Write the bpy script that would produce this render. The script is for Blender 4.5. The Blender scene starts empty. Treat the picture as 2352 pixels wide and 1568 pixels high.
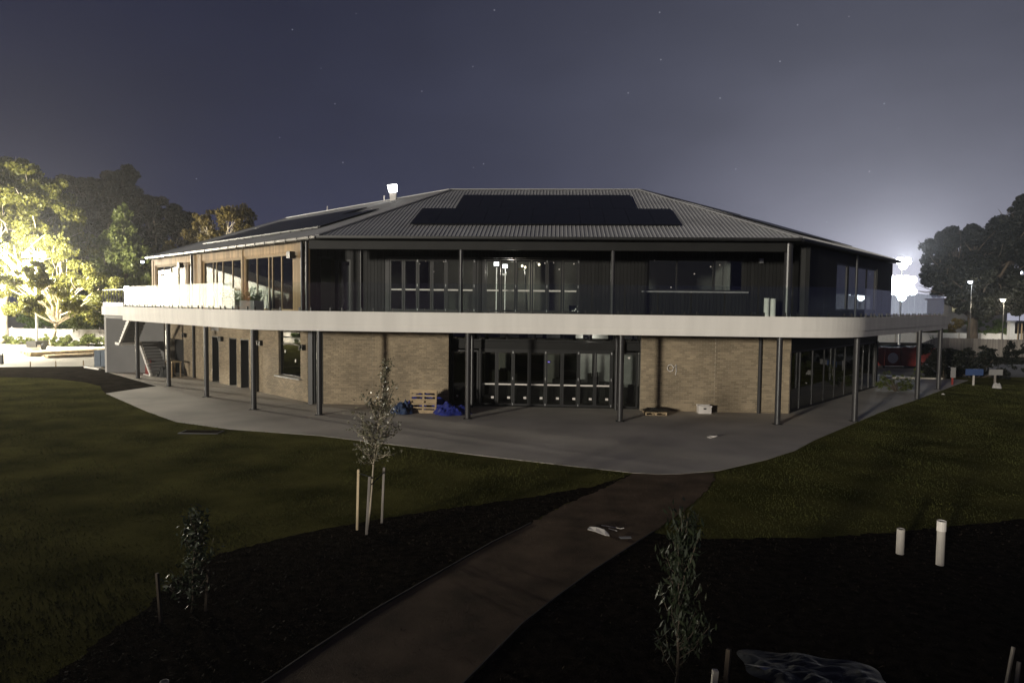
import bpy, bmesh, math, random
import numpy as np
from mathutils import Matrix, Vector
random.seed(7)
RNG = np.random.default_rng(7)
R = math.radians
scene = bpy.context.scene
COL = scene.collection

# ------------------------------------------------------------------ camera
cam_d = bpy.data.cameras.new("camera")
cam = bpy.data.objects.new("camera", cam_d)
COL.objects.link(cam)
cam_d.sensor_width = 36.0
cam_d.lens = 24.0
cam_d.clip_end = 3000
_p, _r = math.atan(81.6 / 1568.0), 0.0114
_fw = Vector((0, math.cos(_p), -math.sin(_p)))
_u0 = Vector((0, math.sin(_p), math.cos(_p)))
_x0 = Vector((1, 0, 0))
_x = _x0 * math.cos(_r) + _u0 * math.sin(_r)
_u = _u0 * math.cos(_r) - _x0 * math.sin(_r)
_m = Matrix.Identity(4)
for i in range(3):
    _m[i][0], _m[i][1], _m[i][2] = _x[i], _u[i], -_fw[i]
_m[2][3] = 4.6
cam.matrix_world = _m
scene.camera = cam

# ------------------------------------------------------------------ world: night sky with a light dome over the sports ground
SUN_EL, SUN_AZ = 4.6, 216.8        # the one distant light: low, from the front left (azimuth clockwise from +Y)
world = bpy.data.worlds.new("World")
scene.world = world
world.use_nodes = True
wn, wl = world.node_tree.nodes, world.node_tree.links
wn.clear()
def W(t, **k):
    n = wn.new(t)
    for a, b in k.items():
        setattr(n, a, b)
    return n
def wmath(op, a, b=None, clamp=False):
    n = W('ShaderNodeMath', operation=op, use_clamp=clamp)
    for i, v in enumerate((a, b)):
        if v is None: continue
        if isinstance(v, (int, float)): n.inputs[i].default_value = v
        else: wl.new(v, n.inputs[i])
    return n.outputs[0]
tc = W('ShaderNodeTexCoord')
def wdot(v):
    n = W('ShaderNodeVectorMath', operation='DOT_PRODUCT')
    wl.new(tc.outputs['Generated'], n.inputs[0])
    l = math.sqrt(sum(a * a for a in v))
    n.inputs[1].default_value = [a / l for a in v]
    return n.outputs['Value']
def wcol(fac, col):
    n = W('ShaderNodeVectorMath', operation='SCALE')
    n.inputs[0].default_value = col
    wl.new(fac, n.inputs['Scale'])
    return n.outputs[0]
def wadd(a, b):
    n = W('ShaderNodeVectorMath', operation='ADD')
    wl.new(a, n.inputs[0]); wl.new(b, n.inputs[1])
    return n.outputs[0]
sky = W('ShaderNodeTexSky', sky_type='NISHITA')
sky.sun_disc = False
sky.sun_elevation = R(SUN_EL)
sky.sun_rotation = R(SUN_AZ)
sk = W('ShaderNodeVectorMath', operation='SCALE')
wl.new(sky.outputs[0], sk.inputs[0]); sk.inputs['Scale'].default_value = 0.0018
up = wmath('MAXIMUM', wdot((0, 0, 1)), 0.0)
hz = wmath('EXPONENT', wmath('MULTIPLY', up, -4.2))
dR = wmath('MAXIMUM', wdot((41, 72, 1.5)), 0.0)
g1 = wmath('POWER', dR, 4.5)
g2 = wmath('POWER', dR, 26.0)
g3 = wmath('POWER', dR, 330.0)
base = wcol(wmath('ADD', wmath('MULTIPLY', hz, 0.75), 0.36), (0.020, 0.023, 0.066))
acc = wadd(sk.outputs[0], base)
acc = wadd(acc, wcol(g1, (0.066, 0.067, 0.074)))
acc = wadd(acc, wcol(wmath('MULTIPLY', g2, hz), (0.29, 0.29, 0.325)))
acc = wadd(acc, wcol(wmath('MULTIPLY', g3, hz), (0.46, 0.46, 0.52)))
# thin drifting cloud, unevenly lit
nz = W('ShaderNodeTexNoise'); nz.inputs['Scale'].default_value = 2.6; nz.inputs['Detail'].default_value = 4.0
mp = W('ShaderNodeMapping'); mp.inputs['Scale'].default_value = (1, 1, 2.2)
wl.new(tc.outputs['Generated'], mp.inputs[0]); wl.new(mp.outputs[0], nz.inputs['Vector'])
cl = wmath('ADD', wmath('MULTIPLY', nz.outputs['Fac'], 0.7), 0.66)
sc_ = W('ShaderNodeVectorMath', operation='SCALE'); wl.new(acc, sc_.inputs[0]); wl.new(cl, sc_.inputs['Scale'])
acc = sc_.outputs[0]
# stars
vo = W('ShaderNodeTexVoronoi'); vo.inputs['Scale'].default_value = 38.0
wl.new(tc.outputs['Generated'], vo.inputs['Vector'])
st = wmath('SUBTRACT', 1.0, wmath('DIVIDE', vo.outputs['Distance'], 0.050), clamp=True)
acc = wadd(acc, wcol(wmath('POWER', st, 1.5), (0.42, 0.43, 0.48)))
bg = W('ShaderNodeBackground')
wl.new(acc, bg.inputs['Color'])
wo = W('ShaderNodeOutputWorld')
wl.new(bg.outputs[0], wo.inputs['Surface'])

# ------------------------------------------------------------------ the one distant light
sd = bpy.data.lights.new("sun", 'SUN')
sd.energy = 2.3
sd.angle = R(3.5)
sd.color = (1.0, 0.93, 0.80)
sun = bpy.data.objects.new("sun", sd)
COL.objects.link(sun)
_az = R(SUN_AZ)
_to = Vector((math.sin(_az) * math.cos(R(SUN_EL)), math.cos(_az) * math.cos(R(SUN_EL)), math.sin(R(SUN_EL))))
sun.rotation_euler = _to.to_track_quat('Z', 'Y').to_euler()

# ------------------------------------------------------------------ exposure and render settings
vs = scene.view_settings
vs.view_transform = 'Standard'
vs.look = 'None'
vs.exposure = 0.0
vs.gamma = 1.0
vs.use_curve_mapping = False
cy = scene.cycles
cy.use_denoising = True
cy.max_bounces = 8
cy.transparent_max_bounces = 24
cy.sample_clamp_indirect = 14.0
cy.caustics_reflective = False
cy.caustics_refractive = False

# ================================================================== materials
MATS = {}
def nodemat(name):
    m = bpy.data.materials.new(name)
    m.use_nodes = True
    MATS[name] = m
    nt = m.node_tree
    return m, nt.nodes, nt.links, nt.nodes['Principled BSDF']

def mat(name, col, rough=0.7, metal=0.0, var=0.25, vscale=3.0, bump=0.0, bscale=40.0, spec=0.5, rnd=0.0, stretch=(1, 1, 1), col2=None, detail=5.0):
    """Principled with noise-driven colour variation and fine bump."""
    m, N, L, bs = nodemat(name)
    tcn = N.new('ShaderNodeTexCoord')
    mpn = N.new('ShaderNodeMapping'); mpn.inputs['Scale'].default_value = stretch
    L.new(tcn.outputs['Object'], mpn.inputs[0])
    ns = N.new('ShaderNodeTexNoise'); ns.inputs['Scale'].default_value = vscale; ns.inputs['Detail'].default_value = detail
    L.new(mpn.outputs[0], ns.inputs['Vector'])
    rp = N.new('ShaderNodeValToRGB')
    a = [max(0.0, c * (1 - var)) for c in col]
    b = list(col2) if col2 else [min(1.0, c * (1 + var)) for c in col]
    rp.color_ramp.elements[0].position = 0.32; rp.color_ramp.elements[1].position = 0.68
    rp.color_ramp.elements[0].color = a + [1]; rp.color_ramp.elements[1].color = b + [1]
    L.new(ns.outputs['Fac'], rp.inputs[0])
    out = rp.outputs[0]
    if rnd:
        gi = N.new('ShaderNodeNewGeometry'); oi = N.new('ShaderNodeObjectInfo')
        ad = N.new('ShaderNodeMath'); ad.operation = 'ADD'
        L.new(gi.outputs['Random Per Island'], ad.inputs[0]); L.new(oi.outputs['Random'], ad.inputs[1])
        fr = N.new('ShaderNodeMath'); fr.operation = 'FRACT'; L.new(ad.outputs[0], fr.inputs[0])
        mr = N.new('ShaderNodeMapRange'); mr.inputs['To Min'].default_value = 1 - rnd; mr.inputs['To Max'].default_value = 1 + rnd
        L.new(fr.outputs[0], mr.inputs['Value'])
        hs = N.new('ShaderNodeVectorMath'); hs.operation = 'SCALE'
        L.new(out, hs.inputs[0]); L.new(mr.outputs[0], hs.inputs['Scale'])
        out = hs.outputs[0]
    L.new(out, bs.inputs['Base Color'])
    bs.inputs['Roughness'].default_value = rough
    bs.inputs['Metallic'].default_value = metal
    bs.inputs['Specular IOR Level'].default_value = spec
    if bump:
        n2 = N.new('ShaderNodeTexNoise'); n2.inputs['Scale'].default_value = bscale; n2.inputs['Detail'].default_value = 4.0
        L.new(mpn.outputs[0], n2.inputs['Vector'])
        bp = N.new('ShaderNodeBump'); bp.inputs['Strength'].default_value = bump; bp.inputs['Distance'].default_value = 0.03
        L.new(n2.outputs['Fac'], bp.inputs['Height']); L.new(bp.outputs[0], bs.inputs['Normal'])
    return m

def glassmat(name, tint=(0.86, 0.9, 0.88), refl=1.6, rough=0.01):
    m, N, L, bs = nodemat(name)
    N.remove(bs)
    out = N['Material Output']
    tr = N.new('ShaderNodeBsdfTransparent'); tr.inputs[0].default_value = (*tint, 1)
    gl = N.new('ShaderNodeBsdfGlossy'); gl.inputs['Roughness'].default_value = rough
    # Schlick reflectance from the angle of incidence, the same on both faces of the pane
    ge = N.new('ShaderNodeNewGeometry')
    dt = N.new('ShaderNodeVectorMath'); dt.operation = 'DOT_PRODUCT'
    L.new(ge.outputs['Incoming'], dt.inputs[0]); L.new(ge.outputs['Normal'], dt.inputs[1])
    def mth(op, a, b=None):
        n = N.new('ShaderNodeMath'); n.operation = op; n.use_clamp = op in ('SUBTRACT', 'MULTIPLY', 'ADD')
        for i, v in enumerate((a, b)):
            if v is None: continue
            if isinstance(v, (int, float)): n.inputs[i].default_value = v
            else: L.new(v, n.inputs[i])
        return n.outputs[0]
    c5 = mth('POWER', mth('SUBTRACT', 1.0, mth('ABSOLUTE', dt.outputs['Value'])), 5.0)
    mu = mth('MULTIPLY', mth('ADD', mth('MULTIPLY', c5, 0.955), 0.045), refl)
    mx = N.new('ShaderNodeMixShader')
    L.new(mu, mx.inputs[0]); L.new(tr.outputs[0], mx.inputs[1]); L.new(gl.outputs[0], mx.inputs[2])
    L.new(mx.outputs[0], out.inputs['Surface'])
    return m

def emimat(name, col, strength):
    m, N, L, bs = nodemat(name)
    bs.inputs['Base Color'].default_value = (0.6, 0.6, 0.6, 1)
    bs.inputs['Emission Color'].default_value = (*col, 1)
    bs.inputs['Emission Strength'].default_value = strength
    return m

def leafmat(name, col, col2, trans=0.35, rough=0.55, spec=0.3):
    m, N, L, bs = nodemat(name)
    out = N['Material Output']
    gi = N.new('ShaderNodeNewGeometry')
    tcn = N.new('ShaderNodeTexCoord')
    ns = N.new('ShaderNodeTexNoise'); ns.inputs['Scale'].default_value = 0.6; ns.inputs['Detail'].default_value = 3
    L.new(tcn.outputs['Object'], ns.inputs['Vector'])
    ad = N.new('ShaderNodeMath'); ad.operation = 'ADD'; L.new(gi.outputs['Random Per Island'], ad.inputs[0]); L.new(ns.outputs['Fac'], ad.inputs[1])
    hf = N.new('ShaderNodeMath'); hf.operation = 'MULTIPLY'; hf.inputs[1].default_value = 0.5; L.new(ad.outputs[0], hf.inputs[0])
    rp = N.new('ShaderNodeValToRGB')
    rp.color_ramp.elements[0].position = 0.2; rp.color_ramp.elements[1].position = 0.8
    rp.color_ramp.elements[0].color = (*col, 1); rp.color_ramp.elements[1].color = (*col2, 1)
    L.new(hf.outputs[0], rp.inputs[0])
    L.new(rp.outputs[0], bs.inputs['Base Color'])
    bs.inputs['Roughness'].default_value = rough
    bs.inputs['Specular IOR Level'].default_value = spec
    tl = N.new('ShaderNodeBsdfTranslucent'); L.new(rp.outputs[0], tl.inputs[0])
    mx = N.new('ShaderNodeMixShader'); mx.inputs[0].default_value = trans
    L.new(bs.outputs[0], mx.inputs[1]); L.new(tl.outputs[0], mx.inputs[2])
    L.new(mx.outputs[0], out.inputs['Surface'])
    return m

mat('soil', (0.030, 0.024, 0.017), 0.95, spec=0.0, var=0.45, vscale=1.2, bump=0.8, bscale=25)
mat('mulch', (0.020, 0.016, 0.012), 0.95, spec=0.0, var=0.5, vscale=6, bump=0.9, bscale=40)
mat('mulch_chip', (0.026, 0.020, 0.014), 0.9, spec=0.05, var=0.4, vscale=4, rnd=0.6)
mat('lawn', (0.100, 0.100, 0.028), 0.95, var=0.45, vscale=0.5, detail=9, bump=0.9, bscale=60, col2=(0.146, 0.136, 0.043), spec=0.0)
mat('grass_blade', (0.072, 0.076, 0.021), 0.9, var=0.3, vscale=0.5, rnd=0.3, spec=0.0)
mat('concrete', (0.48, 0.44, 0.385), 0.9, var=0.20, vscale=0.35, bump=0.25, bscale=90, detail=8)
mat('concrete_pale', (0.52, 0.49, 0.43), 0.9, var=0.2, vscale=0.25, bump=0.2, bscale=60)
mat('path_gravel', (0.135, 0.099, 0.068), 0.95, spec=0.05, var=0.5, vscale=1.1, detail=8, col2=(0.155, 0.110, 0.074), bump=0.8, bscale=70)
mat('edging', (0.06, 0.05, 0.04), 0.9, var=0.3)
mat('asphalt', (0.20, 0.19, 0.18), 0.95, spec=0.0, var=0.25, vscale=0.3, bump=0.3, bscale=60)
mat('white_paint', (0.79, 0.76, 0.71), 0.75, var=0.07, vscale=1.8, bump=0.05, bscale=30, stretch=(1, 1, 0.06))
mat('grey_render', (0.22, 0.215, 0.21), 0.85, var=0.08, vscale=0.7, bump=0.15, bscale=60)
mat('brick', (0.262, 0.208, 0.138), 0.9, var=0.30, vscale=0.55, rnd=0.2, bump=0.3, bscale=80)
mat('mortar', (0.36, 0.31, 0.24), 0.95, var=0.15, vscale=4)
mat('charcoal_steel', (0.034, 0.033, 0.034), 0.38, var=0.15, vscale=2, spec=0.5)
mat('charcoal_cladding', (0.011, 0.011, 0.0105), 0.6, var=0.2, vscale=1.5, spec=0.3, rnd=0.25)
mat('black_frame', (0.014, 0.014, 0.014), 0.45, var=0.2, vscale=2)
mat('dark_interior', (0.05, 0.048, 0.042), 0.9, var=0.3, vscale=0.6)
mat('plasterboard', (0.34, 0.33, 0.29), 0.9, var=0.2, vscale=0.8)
mat('timber_clad', (0.40, 0.27, 0.14), 0.7, var=0.3, vscale=3, rnd=0.25, stretch=(8, 8, 0.6))
mat('raw_timber', (0.40, 0.30, 0.18), 0.8, var=0.25, vscale=4, rnd=0.2, stretch=(1, 6, 6))
mat('pale_timber', (0.62, 0.50, 0.32), 0.8, var=0.2, vscale=4, rnd=0.15)
mat('grey_timber', (0.20, 0.18, 0.16), 0.85, var=0.3, vscale=3, rnd=0.3, stretch=(6, 6, 0.5))
mat('roof_zinc', (0.31, 0.31, 0.317), 0.55, metal=0.0, var=0.12, vscale=0.6, spec=0.35)
mat('roof_rib', (0.38, 0.38, 0.385), 0.5, var=0.12, vscale=0.6, spec=0.35)
mat('solar_cell', (0.007, 0.008, 0.011), 0.35, var=0.2, vscale=2, spec=0.25)
mat('gutter_metal', (0.22, 0.21, 0.20), 0.35, metal=0.6, var=0.1)
mat('galv', (0.40, 0.40, 0.40), 0.4, metal=0.5, var=0.15)
mat('pvc', (0.46, 0.43, 0.39), 0.5, var=0.1)
mat('blue_tarp', (0.020, 0.030, 0.20), 0.45, var=0.4, vscale=4, bump=0.6, bscale=8)
mat('navy_tarp', (0.018, 0.035, 0.085), 0.5, var=0.5, vscale=5, bump=0.6, bscale=8)
mat('grey_sheet', (0.022, 0.024, 0.025), 0.5, var=0.3, vscale=3, bump=0.5, bscale=6)
mat('white_plastic', (0.68, 0.64, 0.60), 0.5, var=0.08, vscale=2)
mat('red_paint', (0.22, 0.035, 0.028), 0.5, var=0.25, vscale=1.5)
mat('orange_box', (0.30, 0.07, 0.03), 0.6, var=0.15)
mat('blue_paint', (0.04, 0.07, 0.17), 0.5, var=0.1)
mat('blue_grey', (0.06, 0.10, 0.15), 0.5, var=0.15)
mat('yellow_paint', (0.50, 0.36, 0.09), 0.6, var=0.1)
mat('black_rubber', (0.012, 0.012, 0.012), 0.7, var=0.2)
mat('shade_mesh', (0.36, 0.345, 0.33), 0.85, var=0.3, vscale=0.7, stretch=(1, 1, 0.4))
mat('bark', (0.065, 0.05, 0.036), 0.95, var=0.4, vscale=3, bump=0.6, bscale=12, stretch=(1, 1, 0.3))
mat('pale_bark', (0.42, 0.36, 0.27), 0.9, var=0.3, vscale=1.5, bump=0.3, bscale=10)
mat('house_brick', (0.36, 0.15, 0.09), 0.9, var=0.2)
mat('house_white', (0.74, 0.73, 0.70), 0.8, var=0.06)
mat('tile_roof', (0.14, 0.07, 0.05), 0.9, var=0.3)
mat('solar_rail', (0.30, 0.29, 0.28), 0.4, metal=0.4, var=0.1)
glassmat('glass', (0.94, 0.97, 0.955), 1.2)
glassmat('window_glass', (0.66, 0.68, 0.67), 1.3)
emimat('lamp_white', (1.0, 1.0, 0.98), 9)
emimat('lamp_warm', (1.0, 0.86, 0.62), 14)
emimat('lamp_cool', (0.80, 0.88, 1.0), 30)
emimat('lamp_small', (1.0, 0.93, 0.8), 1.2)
emimat('lamp_violet', (0.35, 0.25, 1.0), 2.0)
emimat('lamp_orange', (1.0, 0.5, 0.2), 0.30)
emimat('lamp_yellow', (0.9, 0.8, 0.35), 0.22)
leafmat('leaf_euc', (0.070, 0.076, 0.012), (0.140, 0.132, 0.026))
leafmat('leaf_dark', (0.018, 0.015, 0.007), (0.042, 0.032, 0.015))
leafmat('leaf_green', (0.060, 0.075, 0.018), (0.115, 0.130, 0.036))
leafmat('leaf_ochre', (0.100, 0.078, 0.020), (0.150, 0.112, 0.036))  # ochre light on the trees is put into this leaf colour
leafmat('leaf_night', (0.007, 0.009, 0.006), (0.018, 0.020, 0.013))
leafmat('leaf_lush', (0.060, 0.095, 0.020), (0.110, 0.160, 0.040))
leafmat('leaf_young', (0.085, 0.080, 0.048), (0.190, 0.180, 0.120), trans=0.15, rough=0.36, spec=0.6)
leafmat('leaf_shrub', (0.012, 0.018, 0.009), (0.028, 0.036, 0.018), trans=0.15, rough=0.5, spec=0.3)

# ================================================================== builders
WM = {}          # world matrices of parents
def Wm(o): return WM.get(o.name, Matrix.Identity(4))

def link(name, me, m, parent=None, M=None, kind=None, label=None):
    o = bpy.data.objects.new(name, me)
    COL.objects.link(o)
    if me is not None and m is not None and len(me.materials) == 0:
        me.materials.append(MATS[m])
    M = M or Matrix.Identity(4)
    if parent is not None:
        o.parent = parent
        o.matrix_parent_inverse = Wm(parent).inverted()
    o.matrix_basis = M
    WM[o.name] = M.copy()
    if kind: o['kind'] = kind
    if label: o['label'] = label
    return o

def thing(name, label, cat, loc=(0, 0, 0), rotz=0.0, group=None):
    o = bpy.data.objects.new(name, None)
    COL.objects.link(o)
    o.empty_display_size = 0.3
    M = Matrix.Translation(Vector(loc)) @ Matrix.Rotation(rotz, 4, 'Z')
    o.matrix_basis = M
    WM[o.name] = M
    o['label'] = label; o['category'] = cat
    if group: o['group'] = group
    return o

def tag(o, label, cat, group=None):
    o['label'] = label; o['category'] = cat
    if group: o['group'] = group
    return o

class Fr:
    """Facade frame: s along, o outward, z up."""
    def __init__(s, O, u, n): s.O, s.u, s.n = Vector((*O, 0)), Vector((*u, 0)), Vector((*n, 0))
    def __call__(s, a, o, z): return s.O + s.u * a + s.n * o + Vector((0, 0, z))
    def rot(s): return math.atan2(s.u.y, s.u.x)

class MB:
    def __init__(s): s.v, s.f = [], []
    def add(s, vs, fs):
        b = len(s.v)
        s.v += [tuple(v) for v in vs]
        s.f += [tuple(b + i for i in f) for f in fs]
        return s
    def box(s, x0, x1, y0, y1, z0, z1):
        return s.add([(x0, y0, z0), (x1, y0, z0), (x1, y1, z0), (x0, y1, z0), (x0, y0, z1), (x1, y0, z1), (x1, y1, z1), (x0, y1, z1)],
                     [(0, 3, 2, 1), (4, 5, 6, 7), (0, 1, 5, 4), (1, 2, 6, 5), (2, 3, 7, 6), (3, 0, 4, 7)])
    def fb(s, fr, s0, s1, o0, o1, z0, z1):
        P = [fr(s0, o0, z0), fr(s1, o0, z0), fr(s1, o1, z0), fr(s0, o1, z0), fr(s0, o0, z1), fr(s1, o0, z1), fr(s1, o1, z1), fr(s0, o1, z1)]
        return s.add(P, [(0, 3, 2, 1), (4, 5, 6, 7), (0, 1, 5, 4), (1, 2, 6, 5), (2, 3, 7, 6), (3, 0, 4, 7)])
    def tube(s, pts, rad, seg=8, cap=True):
        pts = [Vector(p) for p in pts]
        if not isinstance(rad, (list, tuple)): rad = [rad] * len(pts)
        b = len(s.v); n = len(pts)
        for i, p in enumerate(pts):
            d = (pts[min(i + 1, n - 1)] - pts[max(i - 1, 0)])
            d = d.normalized() if d.length > 1e-9 else Vector((0, 0, 1))
            ref = Vector((0, 0, 1)) if abs(d.z) < 0.95 else Vector((1, 0, 0))
            a = d.cross(ref).normalized(); c = d.cross(a).normalized()
            for k in range(seg):
                t = 2 * math.pi * k / seg
                s.v.append(tuple(p + (a * math.cos(t) + c * math.sin(t)) * rad[i]))
        for i in range(n - 1):
            for k in range(seg):
                k2 = (k + 1) % seg
                s.f.append((b + i * seg + k, b + i * seg + k2, b + (i + 1) * seg + k2, b + (i + 1) * seg + k))
        if cap:
            s.f.append(tuple(b + k for k in range(seg))[::-1])
            s.f.append(tuple(b + (n - 1) * seg + k for k in range(seg)))
        return s
    def prism(s, poly, z0, z1):
        n = len(poly); b = len(s.v)
        s.v += [(x, y, z0) for x, y in poly] + [(x, y, z1) for x, y in poly]
        s.f.append(tuple(b + i for i in range(n))[::-1])
        s.f.append(tuple(b + n + i for i in range(n)))
        for i in range(n):
            j = (i + 1) % n
            s.f.append((b + i, b + j, b + n + j, b + n + i))
        return s
    def beam(s, p, q, w, h, upv=(0, 0, 1)):
        """Rectangular bar from p to q."""
        p, q = Vector(p), Vector(q); d = (q - p).normalized()
        a = d.cross(Vector(upv))
        if a.length < 1e-6: a = d.cross(Vector((1, 0, 0)))
        a.normalize(); c = a.cross(d).normalized()
        P = []
        for e in (p, q):
            for x, y in ((-w, -h), (w, -h), (w, h), (-w, h)):
                P.append(e + a * x / 2 + c * y / 2)
        return s.add(P, [(3, 2, 1, 0), (4, 5, 6, 7), (0, 1, 5, 4), (1, 2, 6, 5), (2, 3, 7, 6), (3, 0, 4, 7)])
    def mesh(s, name, smooth=False, fix=False):
        me = bpy.data.meshes.new(name)
        me.from_pydata(s.v, [], s.f)
        if fix or smooth:
            bm = bmesh.new(); bm.from_mesh(me)
            bmesh.ops.recalc_face_normals(bm, faces=bm.faces)
            bm.to_mesh(me); bm.free()
        if smooth:
            me.polygons.foreach_set('use_smooth', [True] * len(me.polygons))
        me.update()
        return me
    def build(s, name, m, parent=None, M=None, kind=None, smooth=False, label=None, fix=True):
        return link(name, s.mesh(name, smooth, fix), m, parent, M, kind, label)

def quadcloud(name, C, Nn, size, aspect=0.5, droop=None):
    """Many separate leaf quads: centres C (n,3), normals Nn, sizes (n,)."""
    n = len(C)
    Nn = Nn / np.linalg.norm(Nn, axis=1, keepdims=True)
    t = RNG.normal(size=(n, 3)) if droop is None else droop + RNG.normal(size=(n, 3)) * 0.35
    t -= (t * Nn).sum(1, keepdims=True) * Nn
    t /= np.linalg.norm(t, axis=1, keepdims=True)
    b = np.cross(Nn, t)
    L_ = (size * 0.5)[:, None]; Wd = L_ * aspect
    V = np.empty((n, 4, 3))
    V[:, 0] = C - t * L_; V[:, 1] = C + b * Wd - t * L_ * 0.1; V[:, 2] = C + t * L_; V[:, 3] = C - b * Wd - t * L_ * 0.1
    me = bpy.data.meshes.new(name)
    me.vertices.add(n * 4); me.vertices.foreach_set('co', V.reshape(-1))
    me.loops.add(n * 4); me.loops.foreach_set('vertex_index', np.arange(n * 4, dtype=np.int32))
    me.polygons.add(n)
    me.polygons.foreach_set('loop_start', np.arange(0, n * 4, 4, dtype=np.int32))
    me.polygons.foreach_set('loop_total', np.full(n, 4, dtype=np.int32))
    me.update(calc_edges=True)
    return me

def in_poly(X, Y, poly):
    c = np.zeros(len(X), bool); n = len(poly); j = n - 1
    for i in range(n):
        xi, yi = poly[i]; xj, yj = poly[j]
        m_ = ((yi > Y) != (yj > Y)) & (X < (xj - xi) * (Y - yi) / (yj - yi + 1e-12) + xi)
        c ^= m_; j = i
    return c

def fillet(P, rad, seg=14):
    P = [Vector(p) for p in P]; out = [P[0]]
    for i in range(1, len(P) - 1):
        a = (P[i - 1] - P[i]).normalized(); b = (P[i + 1] - P[i]).normalized()
        ang = a.angle(b); t = rad / math.tan(ang / 2)
        p0, p1 = P[i] + a * t, P[i] + b * t
        c = P[i] + (a + b).normalized() * (rad / math.sin(ang / 2))
        v0, v1 = p0 - c, p1 - c
        th = v0.angle(v1); sgn = 1 if v0.cross(v1) > 0 else -1
        for k in range(seg + 1):
            w = th * k / seg * sgn
            out.append(c + Vector((v0.x * math.cos(w) - v0.y * math.sin(w), v0.x * math.sin(w) + v0.y * math.cos(w))))
    out.append(P[-1])
    return out

def path_normals(P):
    """Outward (towards the camera side) normals of a left-to-right path."""
    out = []
    for i in range(len(P)):
        d = P[min(i + 1, len(P) - 1)] - P[max(i - 1, 0)]
        d.normalize(); out.append(Vector((d.y, -d.x)))
    return out

def strip(mb, P, z0, z1, o0, o1):
    """A wall strip swept along plan path P between offsets o0<o1 (outward)."""
    Nn = path_normals(P); b = len(mb.v); n = len(P)
    for p, q in zip(P, Nn):
        a, c = p + q * o0, p + q * o1
        mb.v += [(a.x, a.y, z0), (c.x, c.y, z0), (c.x, c.y, z1), (a.x, a.y, z1)]
    for i in range(n - 1):
        for k in range(4):
            k2 = (k + 1) % 4
            mb.f.append((b + i * 4 + k, b + i * 4 + k2, b + (i + 1) * 4 + k2, b + (i + 1) * 4 + k))
    mb.f.append((b, b + 1, b + 2, b + 3)); e = b + (n - 1) * 4
    mb.f.append((e + 3, e + 2, e + 1, e))
    return mb

def holed(mb, fr, s0, s1, z0, z1, o0, o1, holes):
    """Wall slab made of cells around rectangular openings (s0,s1,z0,z1)."""
    S = sorted({s0, s1, *[v for h in holes for v in h[:2] if s0 < v < s1]})
    Z = sorted({z0, z1, *[v for h in holes for v in h[2:] if z0 < v < z1]})
    for a, b in zip(S, S[1:]):
        for c, d in zip(Z, Z[1:]):
            ms, mz = (a + b) / 2, (c + d) / 2
            if any(h[0] < ms < h[1] and h[2] < mz < h[3] for h in holes): continue
            mb.fb(fr, a, b, o0, o1, c, d)
    return mb

def light(name, loc, energy, col, radius, parent):
    ld = bpy.data.lights.new(name, 'POINT')
    ld.energy = energy; ld.color = col; ld.shadow_soft_size = radius
    o = bpy.data.objects.new(name, ld); COL.objects.link(o)
    o.parent = parent; o.matrix_parent_inverse = Wm(parent).inverted()
    o.location = loc
    return o

# ================================================================== plan of the clubhouse
_a = R(-3.6)
FF = Fr((-8.66, 31.25), (math.cos(_a), math.sin(_a)), (math.sin(_a), -math.cos(_a)))   # front
FL = Fr((-9.4, 31.6), (-.7071, .7071), (-.7071, -.7071))                             # left wing
FRt = Fr((12.27, 29.93), (.665, .747), (.747, -.665))                                  # right wing
def xing(fa, oa, fb_, ob):
    """Plan point where line (fa, offset oa) meets (fb_, offset ob)."""
    p, d, q, e = fa(0, oa, 0), fa.u, fb_(0, ob, 0), fb_.u
    t = ((q.x - p.x) * e.y - (q.y - p.y) * e.x) / (d.x * e.y - d.y * e.x)
    return p + d * t
def xy(v): return Vector((v[0], v[1]))

# ================================================================== the ground
G0 = -0.014
patio_poly = [(-20.31, 34.0), (-15.2, 28.4), (-12.91, 26.12), (-10.23, 24.7), (-6.67, 23.66), (-3.92, 22.31), (-0.98, 20.82), (1.61, 19.62), (3.43, 18.82),
              (4.1, 18.68), (4.71, 18.74), (5.91, 19.19), (7.82, 20.67), (9.3, 22.1), (10.71, 23.89), (14.09, 27.73), (18.12, 32.25), (20.86, 35.04), (26.7, 41.3),
              (30.5, 45.4), (26, 49), (20, 42), (0, 40), (-18, 46), (-24.0, 46.0), (-26.6, 44.6), (-19.46, 37.25)]
path_l = [(3.42, 18.75), (2.2, 16.9), (1.31, 15.79), (0.45, 14.3), (-0.35, 13.08), (-1.3, 11.4), (-2.08, 10.0), (-2.6, 8.9), (-3.0, 8.0), (-3.7, 5.5)]
path_r = [(-1.6, 5.5), (-0.6, 8.0), (0.2, 9.7), (0.8, 10.7), (1.45, 11.71), (2.15, 12.7), (2.95, 13.83), (4.0, 15.4), (4.88, 16.88), (5.5, 18.2), (5.7, 18.95)]
path_poly = path_l + path_r
bedL_poly = [(3.3, 18.6), (2.1, 17.35), (0.9, 16.6), (-0.22, 15.91), (-1.7, 15.15), (-3.07, 14.33), (-4.3, 13.4), (-5.37, 12.33), (-5.6, 11.2), (-5.5, 10.2), (-5.6, 8.0), (-6.2, 5.5)] + path_l[::-1][:-1]
bedR_poly = [(2.98, 13.72), (4.01, 13.47), (6.0, 13.6), (8.07, 14.01), (11.47, 15.01), (18, 17.2), (24, 18.5), (24, 5.5)] + path_r[:7]
dirt_poly = [(-46, 45.5), (-40, 43.2), (-30.75, 40.85), (-27.36, 40.48), (-24.05, 38.49), (-22.4, 37.0), (-21.2, 35.2), (-20.31, 34.0), (-19.46, 37.25), (-26.4, 44.3), (-27.5, 46.0), (-30, 48.2), (-36, 46.6), (-46, 47.5)]
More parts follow.
